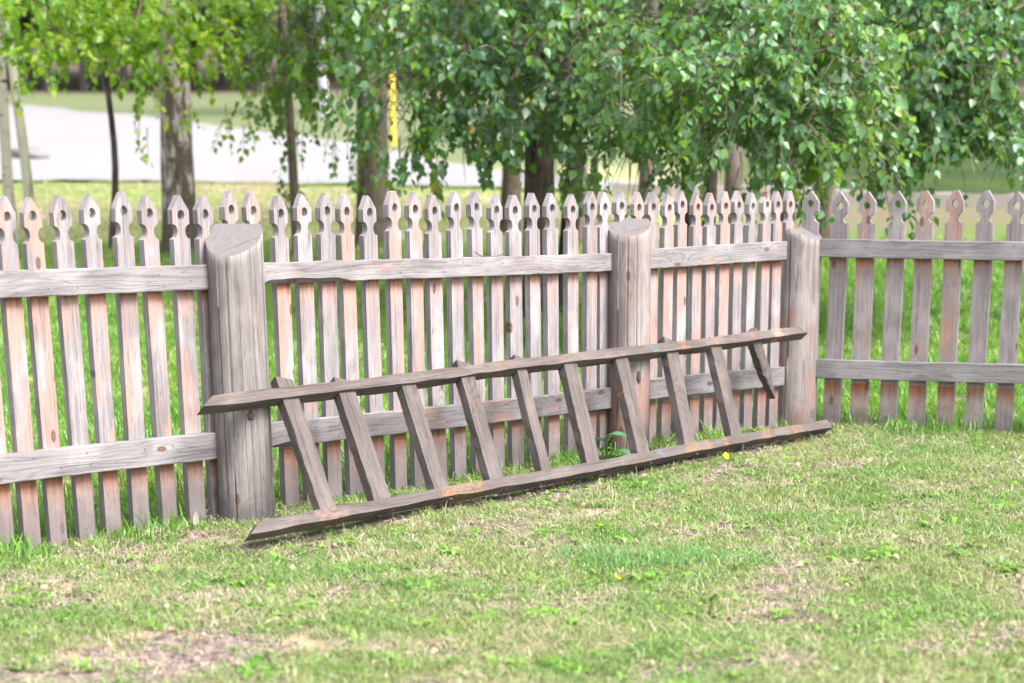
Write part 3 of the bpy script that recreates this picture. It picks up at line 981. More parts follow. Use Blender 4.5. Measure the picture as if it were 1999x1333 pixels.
# --- dark twin-stemmed birch, middle
t_m = tree_root('birch_tree', 1052, 0, 16.3)
tag(t_m, 'dark twin stemmed birch behind the middle of the fence', 'tree')
trunk(t_m, (-.12, .1), 7.5, .125, .06, m_b_dark)
trunk(t_m, (.55, .3), 6.5, .075, .04, m_b_dark, base=(.17, .05))
c = Crown()
for (x, y, Y, rx, ry, rY, n) in [(900, 70, 15.6, 200, 95, .8, 190), (1080, 90, 15.4, 140, 110, .8, 170), (830, 190, 15.6, 140, 75, .7, 130), (1000, 230, 15.2, 170, 80, .7, 170), (1130, 190, 15.0, 120, 100, .6, 120),
                                 (900, 285, 15.3, 120, 45, .5, 70), (1080, 300, 15.0, 110, 50, .5, 75), (980, 10, 16.0, 320, 60, .9, 160), (760, 215, 15.7, 70, 50, .5, 50)]:
    c.blob(W(x, y - 60, Y), rad_px(rx, ry, Y, rY), int(n * .60), size=.074)
for (x, y0, y1, Y) in [(700, 230, 300, 15.6), (650, 190, 270, 15.7), (800, 290, 385, 15.2), (850, 310, 395, 15.2), (880, 310, 390, 15.3), (945, 310, 370, 15.2), (1010, 310, 345, 15.0), (1130, 320, 400, 14.9),
                       (760, 270, 340, 15.5), (1165, 320, 390, 14.9), (620, 170, 240, 15.8), (1090, 330, 390, 15.0)]:
    for q in range(3):
        p = W(x + random.uniform(-24, 24), y0 + random.uniform(-25, 15), Y + random.uniform(-.2, .2))
        L = (y1 - y0) / 4204 * Y * random.uniform(.8, 1.1)
        c.twig(p, (random.uniform(-.4, .2), random.uniform(-.2, .2), -1), L, max(4, int(L / .06)), .076)
for k in range(260):
    v = rng.normal(0, 1, 3); v /= np.linalg.norm(v)
    c.twig(np.array(t_m.location) + np.array([0, 0, 5.2]) + v * np.array([2.2, 1.7, 2.3]) * rng.uniform(.3, 1), v + np.array([0, 0, .2]), .6, 8, .11, wire=False)
c.build('crown', t_m, L_mid, m_twig)
for (x, y, Y) in [(880, 60, 15.7), (1150, 80, 15.4), (780, 170, 15.7), (960, 150, 15.4)]:
    limb(t_m, np.array(t_m.location) + np.array([-.04, .03, random.uniform(2.2, 3.2)]), W(x, y, Y), .03, .008, m_twig, .25)

# --- birch out of frame on the right whose branches hang in
t_r = tree_root('birch_tree', 2120, 0, 15.8)
tag(t_r, 'dark leaved birch hanging into the upper right corner', 'tree')
trunk(t_r, (-.3, 0), 7.0, .12, .05, m_b_old)
c = Crown()
for (x, y, Y, rx, ry, rY, n) in [(1880, 80, 15.2, 170, 110, .8, 230), (1800, 180, 15.0, 120, 90, .7, 140), (1960, 190, 15.0, 110, 90, .7, 120), (1760, 270, 15.2, 80, 60, .5, 70), (1985, 300, 14.9, 60, 55, .4, 75), (1850, 310, 15.0, 80, 45, .5, 95), (1800, 10, 15.6, 250, 60, .8, 130)]:
    c.blob(W(x, y - 45, Y), rad_px(rx, ry, Y, rY), int(n * .66), size=.071)
for (x, y0, y1, Y) in [(1745, 290, 400, 15.0), (1770, 320, 470, 14.8), (1735, 330, 440, 14.9), (1830, 240, 300, 15.0), (1880, 220, 270, 15.0), (1970, 270, 340, 14.8), (1935, 230, 300, 14.9), (1690, 320, 390, 15.1), (1720, 300, 370, 15.1)]:
    for q in range(3):
        p = W(x + random.uniform(-18, 18), y0 + random.uniform(-20, 15), Y + random.uniform(-.2, .2))
        L = (y1 - y0) / 4204 * Y * random.uniform(.8, 1.1)
        c.twig(p, (random.uniform(-.2, .3), random.uniform(-.2, .2), -1), L, max(4, int(L / .06)), .074)
for k in range(200):
    v = rng.normal(0, 1, 3); v /= np.linalg.norm(v)
    c.twig(np.array(t_r.location) + np.array([-.3, 0, 5.0]) + v * np.array([2.0, 1.6, 2.2]) * rng.uniform(.3, 1), v + np.array([0, 0, .2]), .6, 8, .11, wire=False)
c.build('crown', t_r, L_dark, m_twig)
for (x, y, Y) in [(1850, 40, 15.3), (1950, 130, 15.1), (1780, 130, 15.2)]:
    limb(t_r, np.array(t_r.location) + np.array([-.1, 0, random.uniform(2.4, 3.2)]), W(x, y, Y), .028, .008, m_twig, .2)

# --- old mossy birch left of the middle
t_o = tree_root('birch_tree', 716, 0, 20.4)
tag(t_o, 'old birch with a mossy brown trunk left of the yellow pole', 'tree')
trunk(t_o, (.0, .2), 8.0, .155, .08, m_b_moss, curve=.03)
c = Crown()
for (x, y, Y, rx, ry, rY, n) in [(650, 60, 18.6, 110, 60, .8, 100), (620, 130, 18.4, 100, 45, .6, 75), (740, 30, 19.0, 120, 60, .8, 90), (560, 190, 18.4, 50, 40, .4, 25)]:
    c.blob(W(x, y - 40, Y), rad_px(rx, ry, Y, rY), int(n * .6), size=.085)
for (x, y0, y1, Y) in [(600, 250, 330, 18.2), (640, 260, 330, 18.2), (720, 270, 380, 19.6), (700, 300, 370, 19.8), (750, 300, 350, 19.6), (560, 230, 290, 18.3)]:
    for q in range(3):
        p = W(x + random.uniform(-22, 22), y0 + random.uniform(-25, 15), Y + random.uniform(-.2, .2))
        L = (y1 - y0) / 4204 * Y * random.uniform(.8, 1.1)
        c.twig(p, (random.uniform(-.6, .1), random.uniform(-.2, .2), -.8), L, max(4, int(L / .06)), .068)
for k in range(200):
    v = rng.normal(0, 1, 3); v /= np.linalg.norm(v)
    c.twig(np.array(t_o.location) + np.array([0, 0, 6.0]) + v * np.array([2.3, 1.8, 2.4]) * rng.uniform(.3, 1), v + np.array([0, 0, .2]), .7, 8, .13, wire=False)
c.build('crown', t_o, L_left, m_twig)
for (x, y, Y) in [(620, 100, 18.6), (700, 30, 19.0)]:
    limb(t_o, np.array(t_o.location) + np.array([0, .06, random.uniform(2.3, 3.0)]), W(x, y, Y), .035, .01, m_twig, .2)

# --- thick old birch on the left
t_l = tree_root('birch_tree', 326, 0, 20.0)
tag(t_l, 'thick old birch with cracked brown and white bark at left', 'tree')
trunk(t_l, (.10, .2), 8.5, .158, .085, m_b_old, curve=.02)
c = Crown()
for (x, y, Y, rx, ry, rY, n) in [(300, 60, 18.8, 160, 75, .9, 120), (430, 90, 19.2, 120, 90, .8, 95), (230, 140, 18.8, 110, 50, .7, 60), (380, 170, 18.8, 110, 60, .6, 60), (460, 20, 19.6, 120, 50, .8, 50), (300, 215, 18.6, 40, 30, .4, 14)]:
    c.blob(W(x, y - 68, Y), rad_px(rx, ry, Y, rY), int(n * .66), size=.074, L=(.18, .38))
for (x, y0, y1, Y) in [(280, 255, 325, 18.4), (440, 225, 290, 18.6), (475, 235, 305, 18.6), (350, 190, 250, 18.5)]:
    for q in range(3):
        p = W(x + random.uniform(-22, 22), y0 + random.uniform(-25, 15), Y + random.uniform(-.2, .2))
        L = (y1 - y0) / 4204 * Y * random.uniform(.8, 1.1)
        c.twig(p, (random.uniform(-.2, .6), random.uniform(-.2, .2), -.8), L, max(4, int(L / .07)), .068)
for k in range(200):
    v = rng.normal(0, 1, 3); v /= np.linalg.norm(v)
    c.twig(np.array(t_l.location) + np.array([0, 0, 6.2]) + v * np.array([2.3, 1.8, 2.4]) * rng.uniform(.3, 1), v + np.array([0, 0, .2]), .7, 8, .13, wire=False)
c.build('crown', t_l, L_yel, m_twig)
for (x, y, Y) in [(260, 80, 18.9), (440, 60, 19.2), (230, 130, 18.9)]:
    limb(t_l, np.array(t_l.location) + np.array([.03, .03, random.uniform(2.2, 2.9)]), W(x, y, Y), .035, .01, m_b_brown, .2)

# --- slim young birch at the left edge
t_s = tree_root('birch_tree', 28, 0, 19.4)
tag(t_s, 'slim pale young birch at the far left edge', 'tree')
trunk(t_s, (-.14, .1), 5.5, .050, .026, m_b_pale, curve=.06)
c = Crown()
for (x, y, Y, rx, ry, rY, n) in [(60, 40, 18.4, 110, 60, .7, 75), (110, 120, 18.2, 90, 60, .6, 60), (20, 130, 18.4, 60, 50, .5, 34), (180, 60, 18.6, 80, 60, .6, 45), (60, 180, 18.2, 60, 20, .4, 14)]:
    c.blob(W(x, y - 62, Y), rad_px(rx, ry, Y, rY), int(n * .66), size=.072, L=(.18, .38))
for k in range(120):
    v = rng.normal(0, 1, 3); v /= np.linalg.norm(v)
    c.twig(np.array(t_s.location) + np.array([0, 0, 4.6]) + v * np.array([1.4, 1.2, 1.6]) * rng.uniform(.3, 1), v + np.array([0, 0, .2]), .6, 8, .12, wire=False)
c.build('crown', t_s, L_yel, m_twig)
limb(t_s, np.array(t_s.location) + np.array([-.06, .03, 2.6]), W(110, 70, 18.5), .02, .007, m_twig, .15)

# --- second stem cut by the frame
t_e = tree_root('birch_tree', -14, 0, 21.0)
tag(t_e, 'white birch stem cut off by the left frame edge', 'tree')
trunk(t_e, (.02, .1), 6.0, .055, .03, m_b_pale, curve=.04)
c = Crown(); c.blob(np.array(t_e.location) + np.array([0, 0, 4.8]), (1.2, 1.0, 1.4), 110, size=.12, wire=False); c.build('crown', t_e, L_yel, m_twig)

# --- thin dark sapling and the slender brown tree
t_t = tree_root('sapling', 181, 0, 20.6)
tag(t_t, 'thin dark bent sapling between the two left birches', 'tree')
trunk(t_t, (.22, .1), 3.9, .036, .016, m_b_dark, n=8, curve=.14, flare=1.1)
c = Crown(); c.blob(W(215, 30, 20.2), rad_px(70, 60, 20.2, .5), 45, size=.075); c.blob(np.array(t_t.location) + np.array([.2, .1, 3.8]), (.8, .7, .7), 50, size=.1, wire=False)
c.build('crown', t_t, L_yel, m_twig)
t_b = tree_root('slender_tree', 562, 0, 19.6)
tag(t_b, 'slender brown tree with a straight mossy stem left of centre', 'tree')
trunk(t_b, (-.20, .1), 6.5, .044, .03, m_b_brown, n=9, curve=.03)
c = Crown()
c.blob(W(540, 90, 19.2), rad_px(70, 70, 19.2, .5), 45, size=.075); c.blob(np.array(t_b.location) + np.array([-.1, .1, 5.6]), (1.5, 1.2, 1.6), 120, size=.12, wire=False)
for q in range(5):
    c.twig(W(552 + random.uniform(-14, 22), 345 + random.uniform(-20, 60), 19.4), (random.uniform(-.6, .6), -.2, -.3), .22, 5, .06)
c.build('crown', t_b, L_left, m_twig)

# --- stems that show through the hanging foliage
for (px, Y, r_, mat, lean, lab) in [
        (992, 21.5, .10, m_b_moss, .05, 'mossy stem just left of the dark twin birch'),
        (1130, 20.5, .10, m_b_pink, -.1, 'pale pinkish stem just right of the dark twin birch'),
        (1350, 16.2, .055, m_b_dark, .02, 'thin dark stem behind the fence right of the middle post'),
        (1392, 16.8, .06, m_b_dark, .06, 'dark stem seen between pickets left of the pale trunk'),
        (1440, 22.0, .09, m_b_pink, .0, 'pale grey trunk half hidden by leaves left of the corner post'),
        (1262, 23.0, .075, m_b_pink, .1, 'pinkish trunk glimpsed above the middle post'),
        (1630, 21.0, .085, m_b_pink, -.05, 'pinkish trunk glimpsed right of the corner post')]:
    t_ = tree_root('birch_tree', px, 0, Y)
    tag(t_, lab, 'tree')
    trunk(t_, (lean, .1), 6.2, r_, r_ * .5, mat)
    c = Crown(); c.blob(np.array(t_.location) + np.array([lean, .1, 5.2]), (1.6, 1.3, 1.7), 130, size=.12, wire=False)
    c.build('crown', t_, L_mid, m_twig)

# --- trees of the wood far behind
m_f1 = bark('far_trunk_purple', (.14, .115, .125), (.06, .05, .055)); m_f2 = bark('far_trunk_pale', (.58, .56, .58), (.2, .18, .18), black=0, pw=.3)
L_far = leaf_mat('far_leaves_teal', (.045, .115, .05), (.11, .20, .08), .45)
L_far2 = leaf_mat('far_leaves_yellow', (.20, .30, .05), (.34, .42, .10), .55)
def far_tree(H_, r_, mat, lm, label, p, n=320):
    root = empty('woodland_tree', p)
    tag(root, label, 'tree', 'trees of the far wood')
    trunk(root, (random.uniform(-.3, .3), 0), H_, r_, r_ * .5, mat, n=8, curve=.15, flare=1.15)
    c_ = Crown()
    for k in range(4):
        c_.blob(np.array(p) + np.array([random.uniform(-1.2, 1.2), random.uniform(-1, 1), H_ * (.35 + .18 * k)]), (2.0, 1.6, 1.3), n // 4, L=(.8, 1.6), size=.30, nl=(5, 8), wire=False)
    c_.build('crown', root, lm, m_twig)
    return root
protos = []
LF = 'slender grey trunked tree standing in the blurred far wood'
for k in range(4):
    p = on_ground(60 + 150 * k, 172 + 8 * (k % 2))
    protos.append(far_tree(9 + k, .15, m_f1, L_far, LF, (p[0], p[1], float(ter(p[0], p[1])))))
spots_far = [(x + random.uniform(-16, 16), random.choice([150, 160, 170, 178])) for x in range(-120, 2150, 46)]
for k, (x, y) in enumerate(spots_far):
    p = on_ground(x, y)
    src = protos[k % 4]
    r_ = src.copy(); COL.objects.link(r_)
    r_.location = (p[0], p[1], float(ter(p[0], p[1]))); r_.rotation_euler = (0, 0, random.random() * 6.28); s_ = random.uniform(.85, 1.2); r_.scale = (s_, s_, s_)
    for ch in src.children:
        q = ch.copy(); COL.objects.link(q); q.parent = r_
p = on_ground(632, 226)
wb = empty('birch_tree', (p[0], p[1], float(ter(p[0], p[1]))))
tag(wb, 'white birch trunk standing alone beyond the road near the yellow pole', 'tree')
trunk(wb, (.2, 0), 9, .15, .08, m_f2, n=9, flare=1.1)
c = Crown(); c.blob(np.array(wb.location) + np.array([0, 0, 5.5]), (2.2, 2, 2.4), 160, L=(.8, 1.5), size=.28, nl=(5, 8), wire=False); c.build('crown', wb, L_far2, m_twig)
# leafy mass closing the wood
nq = 46000
fx = rng.uniform(-60, 70, nq); fy = rng.uniform(100, 150, nq)
fz = ter(fx, fy) + 1.0 + 16 * rng.random(nq) ** 1.2
td = rng.normal(0, 1, (nq, 3)); nd = rng.normal(0, 1, (nq, 3)) + np.array([0, -1, .6])
V_, T_, _ = leaf_frames(np.stack([fx, fy, fz], 1), td, nd, rng.uniform(.5, 1.3, nq))
fw = tri_mesh('far_wood', V_, T_, L_far)
tag(fw, 'blurred green mass of leaves closing the wood on the hill', 'wood', kind='stuff')

# ------------------------------------------------------------------ yellow pole
gy = G('yellow_paint'); Pn = gy.t.nodes.new('ShaderNodeTexCoord').outputs['Object']
gy.col(gy.mix(gy.step(gy.noise(Pn, 9, 3, .6), .62, .7), (.80, .56, .07), (.72, .47, .07))); gy.bsdf.inputs['Roughness'].default_value = .5
p = on_ground(768, 284)
pole = empty('yellow_pole', (p[0], p[1], float(ter(p[0], p[1]))))
tag(pole, 'yellow painted standing pipe beyond the mossy birch', 'pole')
rr_ = 5.2 * p[1] / 4204
v, f = tube([(0, 0, -.2), (0, 0, 1.0), (.03, 0, 2.1)], [rr_] * 3, 14); mesh_obj('pipe', v, f, gy.m, pole, smooth=True)
v, f = tube([(.03, 0, 2.1), (.03, 0, 2.13), (.03, 0, 2.19), (.03, 0, 2.21)], [rr_ * 1.25, rr_ * 1.25, rr_ * 1.2, .004], 14); mesh_obj('cap', v, f, gy.m, pole, smooth=True)
v, f = tube([(0, 0, -.05), (0, 0, .06)], [rr_ * 1.5] * 2, 14); mesh_obj('collar', v, f, gy.m, pole, smooth=True)

# boulder on the road at left
gs = G('boulder_grey'); Pn = gs.t.nodes.new('ShaderNodeTexCoord').outputs['Object']
gs.col(gs.mix(gs.noise(Pn, 6, 4, .7), (.15, .145, .155), (.25, .24, .255))); gs.bump(gs.noise(Pn, 10, 4, .7), .6, .05)
p = on_ground(60, 314)
bm = bmesh.new(); bmesh.ops.create_icosphere(bm, subdivisions=3, radius=1)
for vv in bm.verts:
    k = 1 + .18 * math.sin(vv.co.x * 3 + 1) * math.sin(vv.co.y * 4) + .12 * math.sin(vv.co.z * 5 + vv.co.x * 2)
    vv.co = Vector((vv.co.x * .30 * k, vv.co.y * .26 * k, max(-.06, vv.co.z * .17 * k)))
bo = bm_obj('boulder', bm, gs.m, smooth=True); bo.location = (p[0], p[1], float(ter(p[0], p[1])) + .07)
tag(bo, 'grey hump of stone lying on the pale road at left', 'stone')

# ------------------------------------------------------------------ grass
def blade_mat(name, c1, c2, trans=.4, patch=None, pscale=1.4):
    g = G(name)
    inf = g.t.nodes.new('ShaderNodeObjectInfo')
    ri = g.t.nodes.new('ShaderNodeNewGeometry').outputs['Random Per Island']
    rr = g.M('FRACT', g.M('ADD', ri, inf.outputs['Random']))
    c = g.mix(rr, c1, c2)
    if patch:
        pn = g.noise(inf.outputs['Location'], pscale, 3, .6)
        c = g.mix(g.step(pn, .42, .62), c, g.mix(rr, patch[0], patch[1]))
    c = g.dim(c)
    dif = g.n('ShaderNodeBsdfDiffuse', {'Color': c}); tr_ = g.n('ShaderNodeBsdfTranslucent', {'Color': c})
    m1 = g.n('ShaderNodeMixShader', {0: trans, 1: dif, 2: tr_})
    gl = g.n('ShaderNodeBsdfGlossy', {'Color': (.95, 1, .95), 'Roughness': .4})
    m2 = g.n('ShaderNodeMixShader', {0: .03, 1: m1, 2: gl})
    g.t.links.new(m2, g.t.nodes['Material Output'].inputs['Surface'])
    return g.m


def tuft(name, n, h_, wd, spread, lean, mat, seg=3, flat=False):
    V_, F_ = [], []
    for k in range(n):
        a = random.random() * 6.283; r_ = spread * math.sqrt(random.random())
        bx_, by_ = r_ * math.cos(a), r_ * math.sin(a)
        ta = random.random() * 6.283; hh = h_ * random.uniform(.45, 1.15); ln = lean * random.uniform(.2, 1.3) * hh
        b = len(V_)
        px_, py_ = -math.sin(ta), math.cos(ta)
        for s in range(seg):
            t = s / seg
            ww = wd * (1 - t ** 1.6 * .75) / 2
            cx, cy, cz = bx_ + math.cos(ta) * ln * t * t, by_ + math.sin(ta) * ln * t * t, hh * (t - (.35 * t * t * min(1, lean)))
            V_ += [(cx - px_ * ww, cy - py_ * ww, cz), (cx + px_ * ww, cy + py_ * ww, cz)]
        V_.append((bx_ + math.cos(ta) * ln, by_ + math.sin(ta) * ln, hh * (1 - .35 * min(1, lean))))
        for s in range(seg - 1):
            F_.append((b + 2 * s, b + 2 * s + 1, b + 2 * s + 3, b + 2 * s + 2))
        F_.append((b + 2 * seg - 2, b + 2 * seg - 1, b + 2 * seg))
    me = bpy.data.meshes.new(name); me.from_pydata(V_, [], F_); me.materials.append(mat)
    return bpy.data.objects.new(name, me)


def rosette(name, n, L, wd, mat, up=.5):
    V_, T_ = [], []
    for k in range(n):
        a = 6.283 * k / n + random.uniform(-.4, .4); l = L * random.uniform(.6, 1.1); e = up * random.uniform(.5, 1.3)
        b = len(V_)
        d = (math.cos(a), math.sin(a)); s = (-math.sin(a), math.cos(a))
        for t, wv in ((.0, .12), (.35, .7), (.65, 1.0), (.88, .6)):
            z = l * e * t * (1.35 - t)
            for q in (-1, 1): V_.append((d[0] * l * t + s[0] * wd * wv * q / 2, d[1] * l * t + s[1] * wd * wv * q / 2, z + .004))
        V_.append((d[0] * l, d[1] * l, l * e * .35))
        for q in range(3): T_.append((b + 2 * q, b + 2 * q + 1, b + 2 * q + 3, b + 2 * q + 2))
        T_.append((b + 6, b + 7, b + 8))
    me = bpy.data.meshes.new(name); me.from_pydata(V_, [], T_); me.materials.append(mat)
    return bpy.data.objects.new(name, me)


def scatter(name, verts, faces, objs, density, smin, smax, label, nscale=1.5, lo=.35, hi=.6, base=.15, invert=False, seed=0, tilt=.25):
    coll = bpy.data.collections.new(name + '_kit')
    for o in objs: coll.objects.link(o)
    me = bpy.data.meshes.new(name); me.from_pydata(verts, [], faces)
    ob = link(bpy.data.objects.new(name, me))
    t = bpy.data.node_groups.new(name + '_nodes', 'GeometryNodeTree')
    t.interface.new_socket('Geometry', in_out='INPUT', socket_type='NodeSocketGeometry')
    t.interface.new_socket('Geometry', in_out='OUTPUT', socket_type='NodeSocketGeometry')
    N = t.nodes.new
    gi, go = N('NodeGroupInput'), N('NodeGroupOutput')
    ds = N('GeometryNodeDistributePointsOnFaces'); ds.inputs['Seed'].default_value = seed
    pos = N('GeometryNodeInputPosition'); no = N('ShaderNodeTexNoise'); no.inputs['Scale'].default_value = nscale; no.inputs['Detail'].default_value = 4
    t.links.new(pos.outputs[0], no.inputs['Vector'])
    mr = N('ShaderNodeMapRange'); mr.inputs[1].default_value = lo; mr.inputs[2].default_value = hi
    mr.inputs[3].default_value = density if invert else density * base; mr.inputs[4].default_value = density * base if invert else density
    t.links.new(no.outputs[0], mr.inputs[0]); t.links.new(mr.outputs[0], ds.inputs['Density'])
    t.links.new(gi.outputs[0], ds.inputs['Mesh'])
    ci = N('GeometryNodeCollectionInfo'); ci.inputs['Collection'].default_value = coll
    ci.inputs['Separate Children'].default_value = True; ci.inputs['Reset Children'].default_value = True
    ip = N('GeometryNodeInstanceOnPoints'); ip.inputs['Pick Instance'].default_value = True
    rv = N('FunctionNodeRandomValue'); rv.data_type = 'FLOAT_VECTOR'
    rv.inputs[0].default_value = (-tilt, -tilt, 0); rv.inputs[1].default_value = (tilt, tilt, 6.283)
    rs = N('FunctionNodeRandomValue'); rs.data_type = 'FLOAT'
    rs.inputs[2].default_value = smin; rs.inputs[3].default_value = smax; rs.inputs['Seed'].default_value = 5
    t.links.new(ds.outputs['Points'], ip.inputs['Points']); t.links.new(ci.outputs[0], ip.inputs['Instance'])
    t.links.new(rv.outputs[0], ip.inputs['Rotation']); t.links.new(rs.outputs[1], ip.inputs['Scale'])
    t.links.new(ip.outputs[0], go.inputs[0])
    md = ob.modifiers.new('scatter', 'NODES'); md.node_group = t
    tag(ob, label, 'grass', kind='stuff')
    return ob


def patch(xs_, ys_, keep=None):
    V_, T_ = grid(xs_, ys_, ter)
    if keep is not None:
        cen = V_[T_].mean(1)
        T_ = T_[keep(cen[:, 0], cen[:, 1])]
    return [tuple(v) for v in V_], [tuple(int(i) for i in q) for q in T_]

def side1(x, y):       # signed distance to the long run, positive on our side
    return (x - P0[0]) * n1[0] + (y - P0[1]) * n1[1]
def side2(x, y):
    return (x - C0[0]) * n2[0] + (y - C0[1]) * n2[1]
def ours(x, y, m=0.0): return (side1(x, y) > m) & (side2(x, y) > m)

def lad_d(x, y):       # distance to the lower stile on the ground
    ex, ey = LAD1[0] - LAD0[0], LAD1[1] - LAD0[1]; L_ = math.hypot(ex, ey)
    tt = np.clip(((x - LAD0[0]) * ex + (y - LAD0[1]) * ey) / L_ ** 2, 0, 1)
    return np.hypot(x - LAD0[0] - tt * ex, y - LAD0[1] - tt * ey)


G_g = blade_mat('grass_green', (.125, .20, .048), (.45, .53, .205), .4, ((.085, .21, .04), (.30, .47, .12)))
G_d = blade_mat('grass_dry', (.26, .195, .14), (.70, .59, .45), .25)
G_b = blade_mat('meadow_grass', (.08, .26, .025), (.22, .45, .055), .5, ((.13, .32, .025), (.33, .51, .08)), .6)
G_m = blade_mat('sunlit_tint_grass', (.26, .36, .09), (.46, .52, .20), .5, ((.46, .42, .24), (.56, .50, .30)), .5)  # pale blades, sunlight painted into their colour
G_w = blade_mat('weed_leaf', (.08, .22, .02), (.24, .46, .05), .35)
vs_, fs_ = patch(np.arange(-3.2, 4.2, .08), np.arange(4.2, 12.6, .08), lambda x, y: ours(x, y, -.12) & (np.abs(x + .2) < y * .33 + .6) & (lad_d(x, y) > .055))
WORN = [(on_ground(x, y), rx, ry) for (x, y, rx, ry) in [(40, 1150, .42, .22), (430, 1270, .55, .26), (330, 1050, .35, .16), (160, 1320, .5, .2), (1110, 1000, .35, .14), (1440, 915, .22, .08)]]
def worn(x, y):
    m = np.zeros(len(x), bool)
    for c_, rx, ry in WORN:
        m |= ((x - c_[0]) / rx) ** 2 + ((y - c_[1]) / ry) ** 2 < rng.uniform(.3, 1.25, len(x))
    return m
vw, fw_ = patch(np.arange(-3.2, 4.2, .08), np.arange(4.2, 12.6, .08), lambda x, y: ours(x, y, 0) & (np.abs(x + .2) < y * .33 + .6) & worn(x, y))
vs_, fs_ = patch(np.arange(-3.2, 4.2, .08), np.arange(4.2, 12.6, .08), lambda x, y: ours(x, y, -.12) & (np.abs(x + .2) < y * .33 + .6) & (lad_d(x, y) > .055) & ~(worn(x, y) & (rng.random(len(x)) < .62)))
gt = [tuft('g%d' % k, 26, .024 + .006 * k, .0026, .05, 1.1, G_g) for k in range(3)]
scatter('lawn_grass', vs_, fs_, gt, 980, .6, 1.35, 'short green lawn grass in front of the fence', 2.2, .35, .55, .10, seed=1)
dt = [tuft('d%d' % k, 18, .020, .0022, .06, 2.2, G_d) for k in range(3)]
scatter('dry_grass', vs_, fs_, dt, 430, .6, 1.3, 'dry straw coloured cut grass on the lawn', 2.2, .40, .62, .22, invert=True, seed=2, tilt=.5)
wt = [rosette('w%d' % k, 5, .035, .016, G_w, .7) for k in range(3)] + [rosette('c%d' % k, 3, .016, .014, G_w, .5) for k in range(2)]
scatter('lawn_weeds', vs_, fs_, wt, 260, .5, 1.25, 'small clover and plantain leaves among the lawn grass', 2.4, .42, .62, .2, seed=3)
def crumb(name, r_, mat):
    bm = bmesh.new(); bmesh.ops.create_icosphere(bm, subdivisions=1, radius=r_)
    for v_ in bm.verts: v_.co = Vector((v_.co.x * random.uniform(.6, 1.5), v_.co.y * random.uniform(.6, 1.3), v_.co.z * random.uniform(.3, .7)))
    me = bpy.data.meshes.new(name); bm.to_mesh(me); bm.free(); me.materials.append(mat)
    return bpy.data.objects.new(name, me)
G_s = blade_mat('soil_crumb', (.06, .045, .042), (.34, .25, .22), .0)
G_l = blade_mat('leaf_litter', (.20, .11, .07), (.58, .42, .30), .2)
ct = [crumb('cr%d' % k, .006 + .003 * k, G_s) for k in range(3)]
scatter('soil_crumbs', vs_, fs_, ct, 700, .5, 1.5, 'dark and pinkish crumbs of bare soil between the grass', 2.2, .36, .54, .06, invert=True, seed=11, tilt=1.0)
lt = [rosette('l%d' % k, 1, .022, .014, G_l, .9) for k in range(3)]
scatter('leaf_litter', vs_, fs_, lt, 130, .5, 1.5, 'small brown and tan scraps of dead leaf on the lawn', 2.2, .36, .60, .15, invert=True, seed=12, tilt=.8)
scatter('soil_crumbs', vw, fw_, ct, 900, .5, 1.4, 'crumbs of worn bare soil in the trodden lawn patches', 3.0, .3, .6, .5, seed=21, tilt=1.0)
scatter('dry_grass', vw, fw_, dt, 330, .6, 1.3, 'dead matted straw in the worn lawn patches', 3.0, .35, .6, .35, seed=22, tilt=.6)
scatter('leaf_litter', vw, fw_, lt, 200, .5, 1.5, 'tan scraps of dead leaf in the worn lawn patches', 3.0, .35, .6, .3, seed=23, tilt=.8)
# dark soil strip that paints in the shade beneath the ladder
gd = G('soil_shade_tint'); Pd = gd.t.nodes.new('ShaderNodeTexCoord').outputs['Object']
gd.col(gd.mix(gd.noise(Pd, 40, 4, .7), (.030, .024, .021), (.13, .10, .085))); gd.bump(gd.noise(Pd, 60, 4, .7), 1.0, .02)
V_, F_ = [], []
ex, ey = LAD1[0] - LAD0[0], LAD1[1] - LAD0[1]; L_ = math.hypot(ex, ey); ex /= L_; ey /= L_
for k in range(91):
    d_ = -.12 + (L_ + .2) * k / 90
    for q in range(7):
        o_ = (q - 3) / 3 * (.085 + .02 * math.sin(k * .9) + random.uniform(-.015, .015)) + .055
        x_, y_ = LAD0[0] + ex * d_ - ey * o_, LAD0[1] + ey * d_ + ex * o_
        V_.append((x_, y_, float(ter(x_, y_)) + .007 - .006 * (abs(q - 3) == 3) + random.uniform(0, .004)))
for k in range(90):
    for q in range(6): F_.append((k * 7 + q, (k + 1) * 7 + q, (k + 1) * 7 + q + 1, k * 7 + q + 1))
dp = mesh_obj('soil_shade_strip', V_, F_, gd.m); tag(dp, kind='structure', label='dark soil strip with painted shade under the ladder')
# taller fringe left uncut at the foot of the fence
ve, fe = patch(np.arange(-3.6, 5.5, .10), np.arange(6.4, 12.8, .10), lambda x, y: ((np.abs(side1(x, y) - .07) < .16) & (side2(x, y) > -.1) & (x > -1.15)) | ((np.abs(side2(x, y)) < .13) & (side1(x, y) > -.1)))
ft = [tuft('f%d' % k, 16, .075 + .03 * k, .0045, .045, .6, G_b) for k in range(3)] + [tuft('fd', 8, .09, .003, .05, 1.1, G_d)]
scatter('fence_foot_grass', ve, fe, ft, 75, .45, 1.1, 'longer green grass fringe along the foot of the fence', 2.6, .40, .66, .15, seed=4)
vl, fl = patch(np.arange(-3.2, -1.0, .08), np.arange(6.4, 9.2, .08), lambda x, y: (np.abs(side1(x, y) - .10) < .16) & (x < -1.1))
scatter('fence_foot_grass', vl, fl, [tuft('fe%d' % k, 12, .05, .0032, .05, 1.1, G_d) for k in range(2)] + [tuft('ff', 12, .06, .004, .05, .7, G_b)], 70, .4, 1.1, 'dry tufts at the foot of the left pickets', 2.6, .36, .62, .15, seed=14)
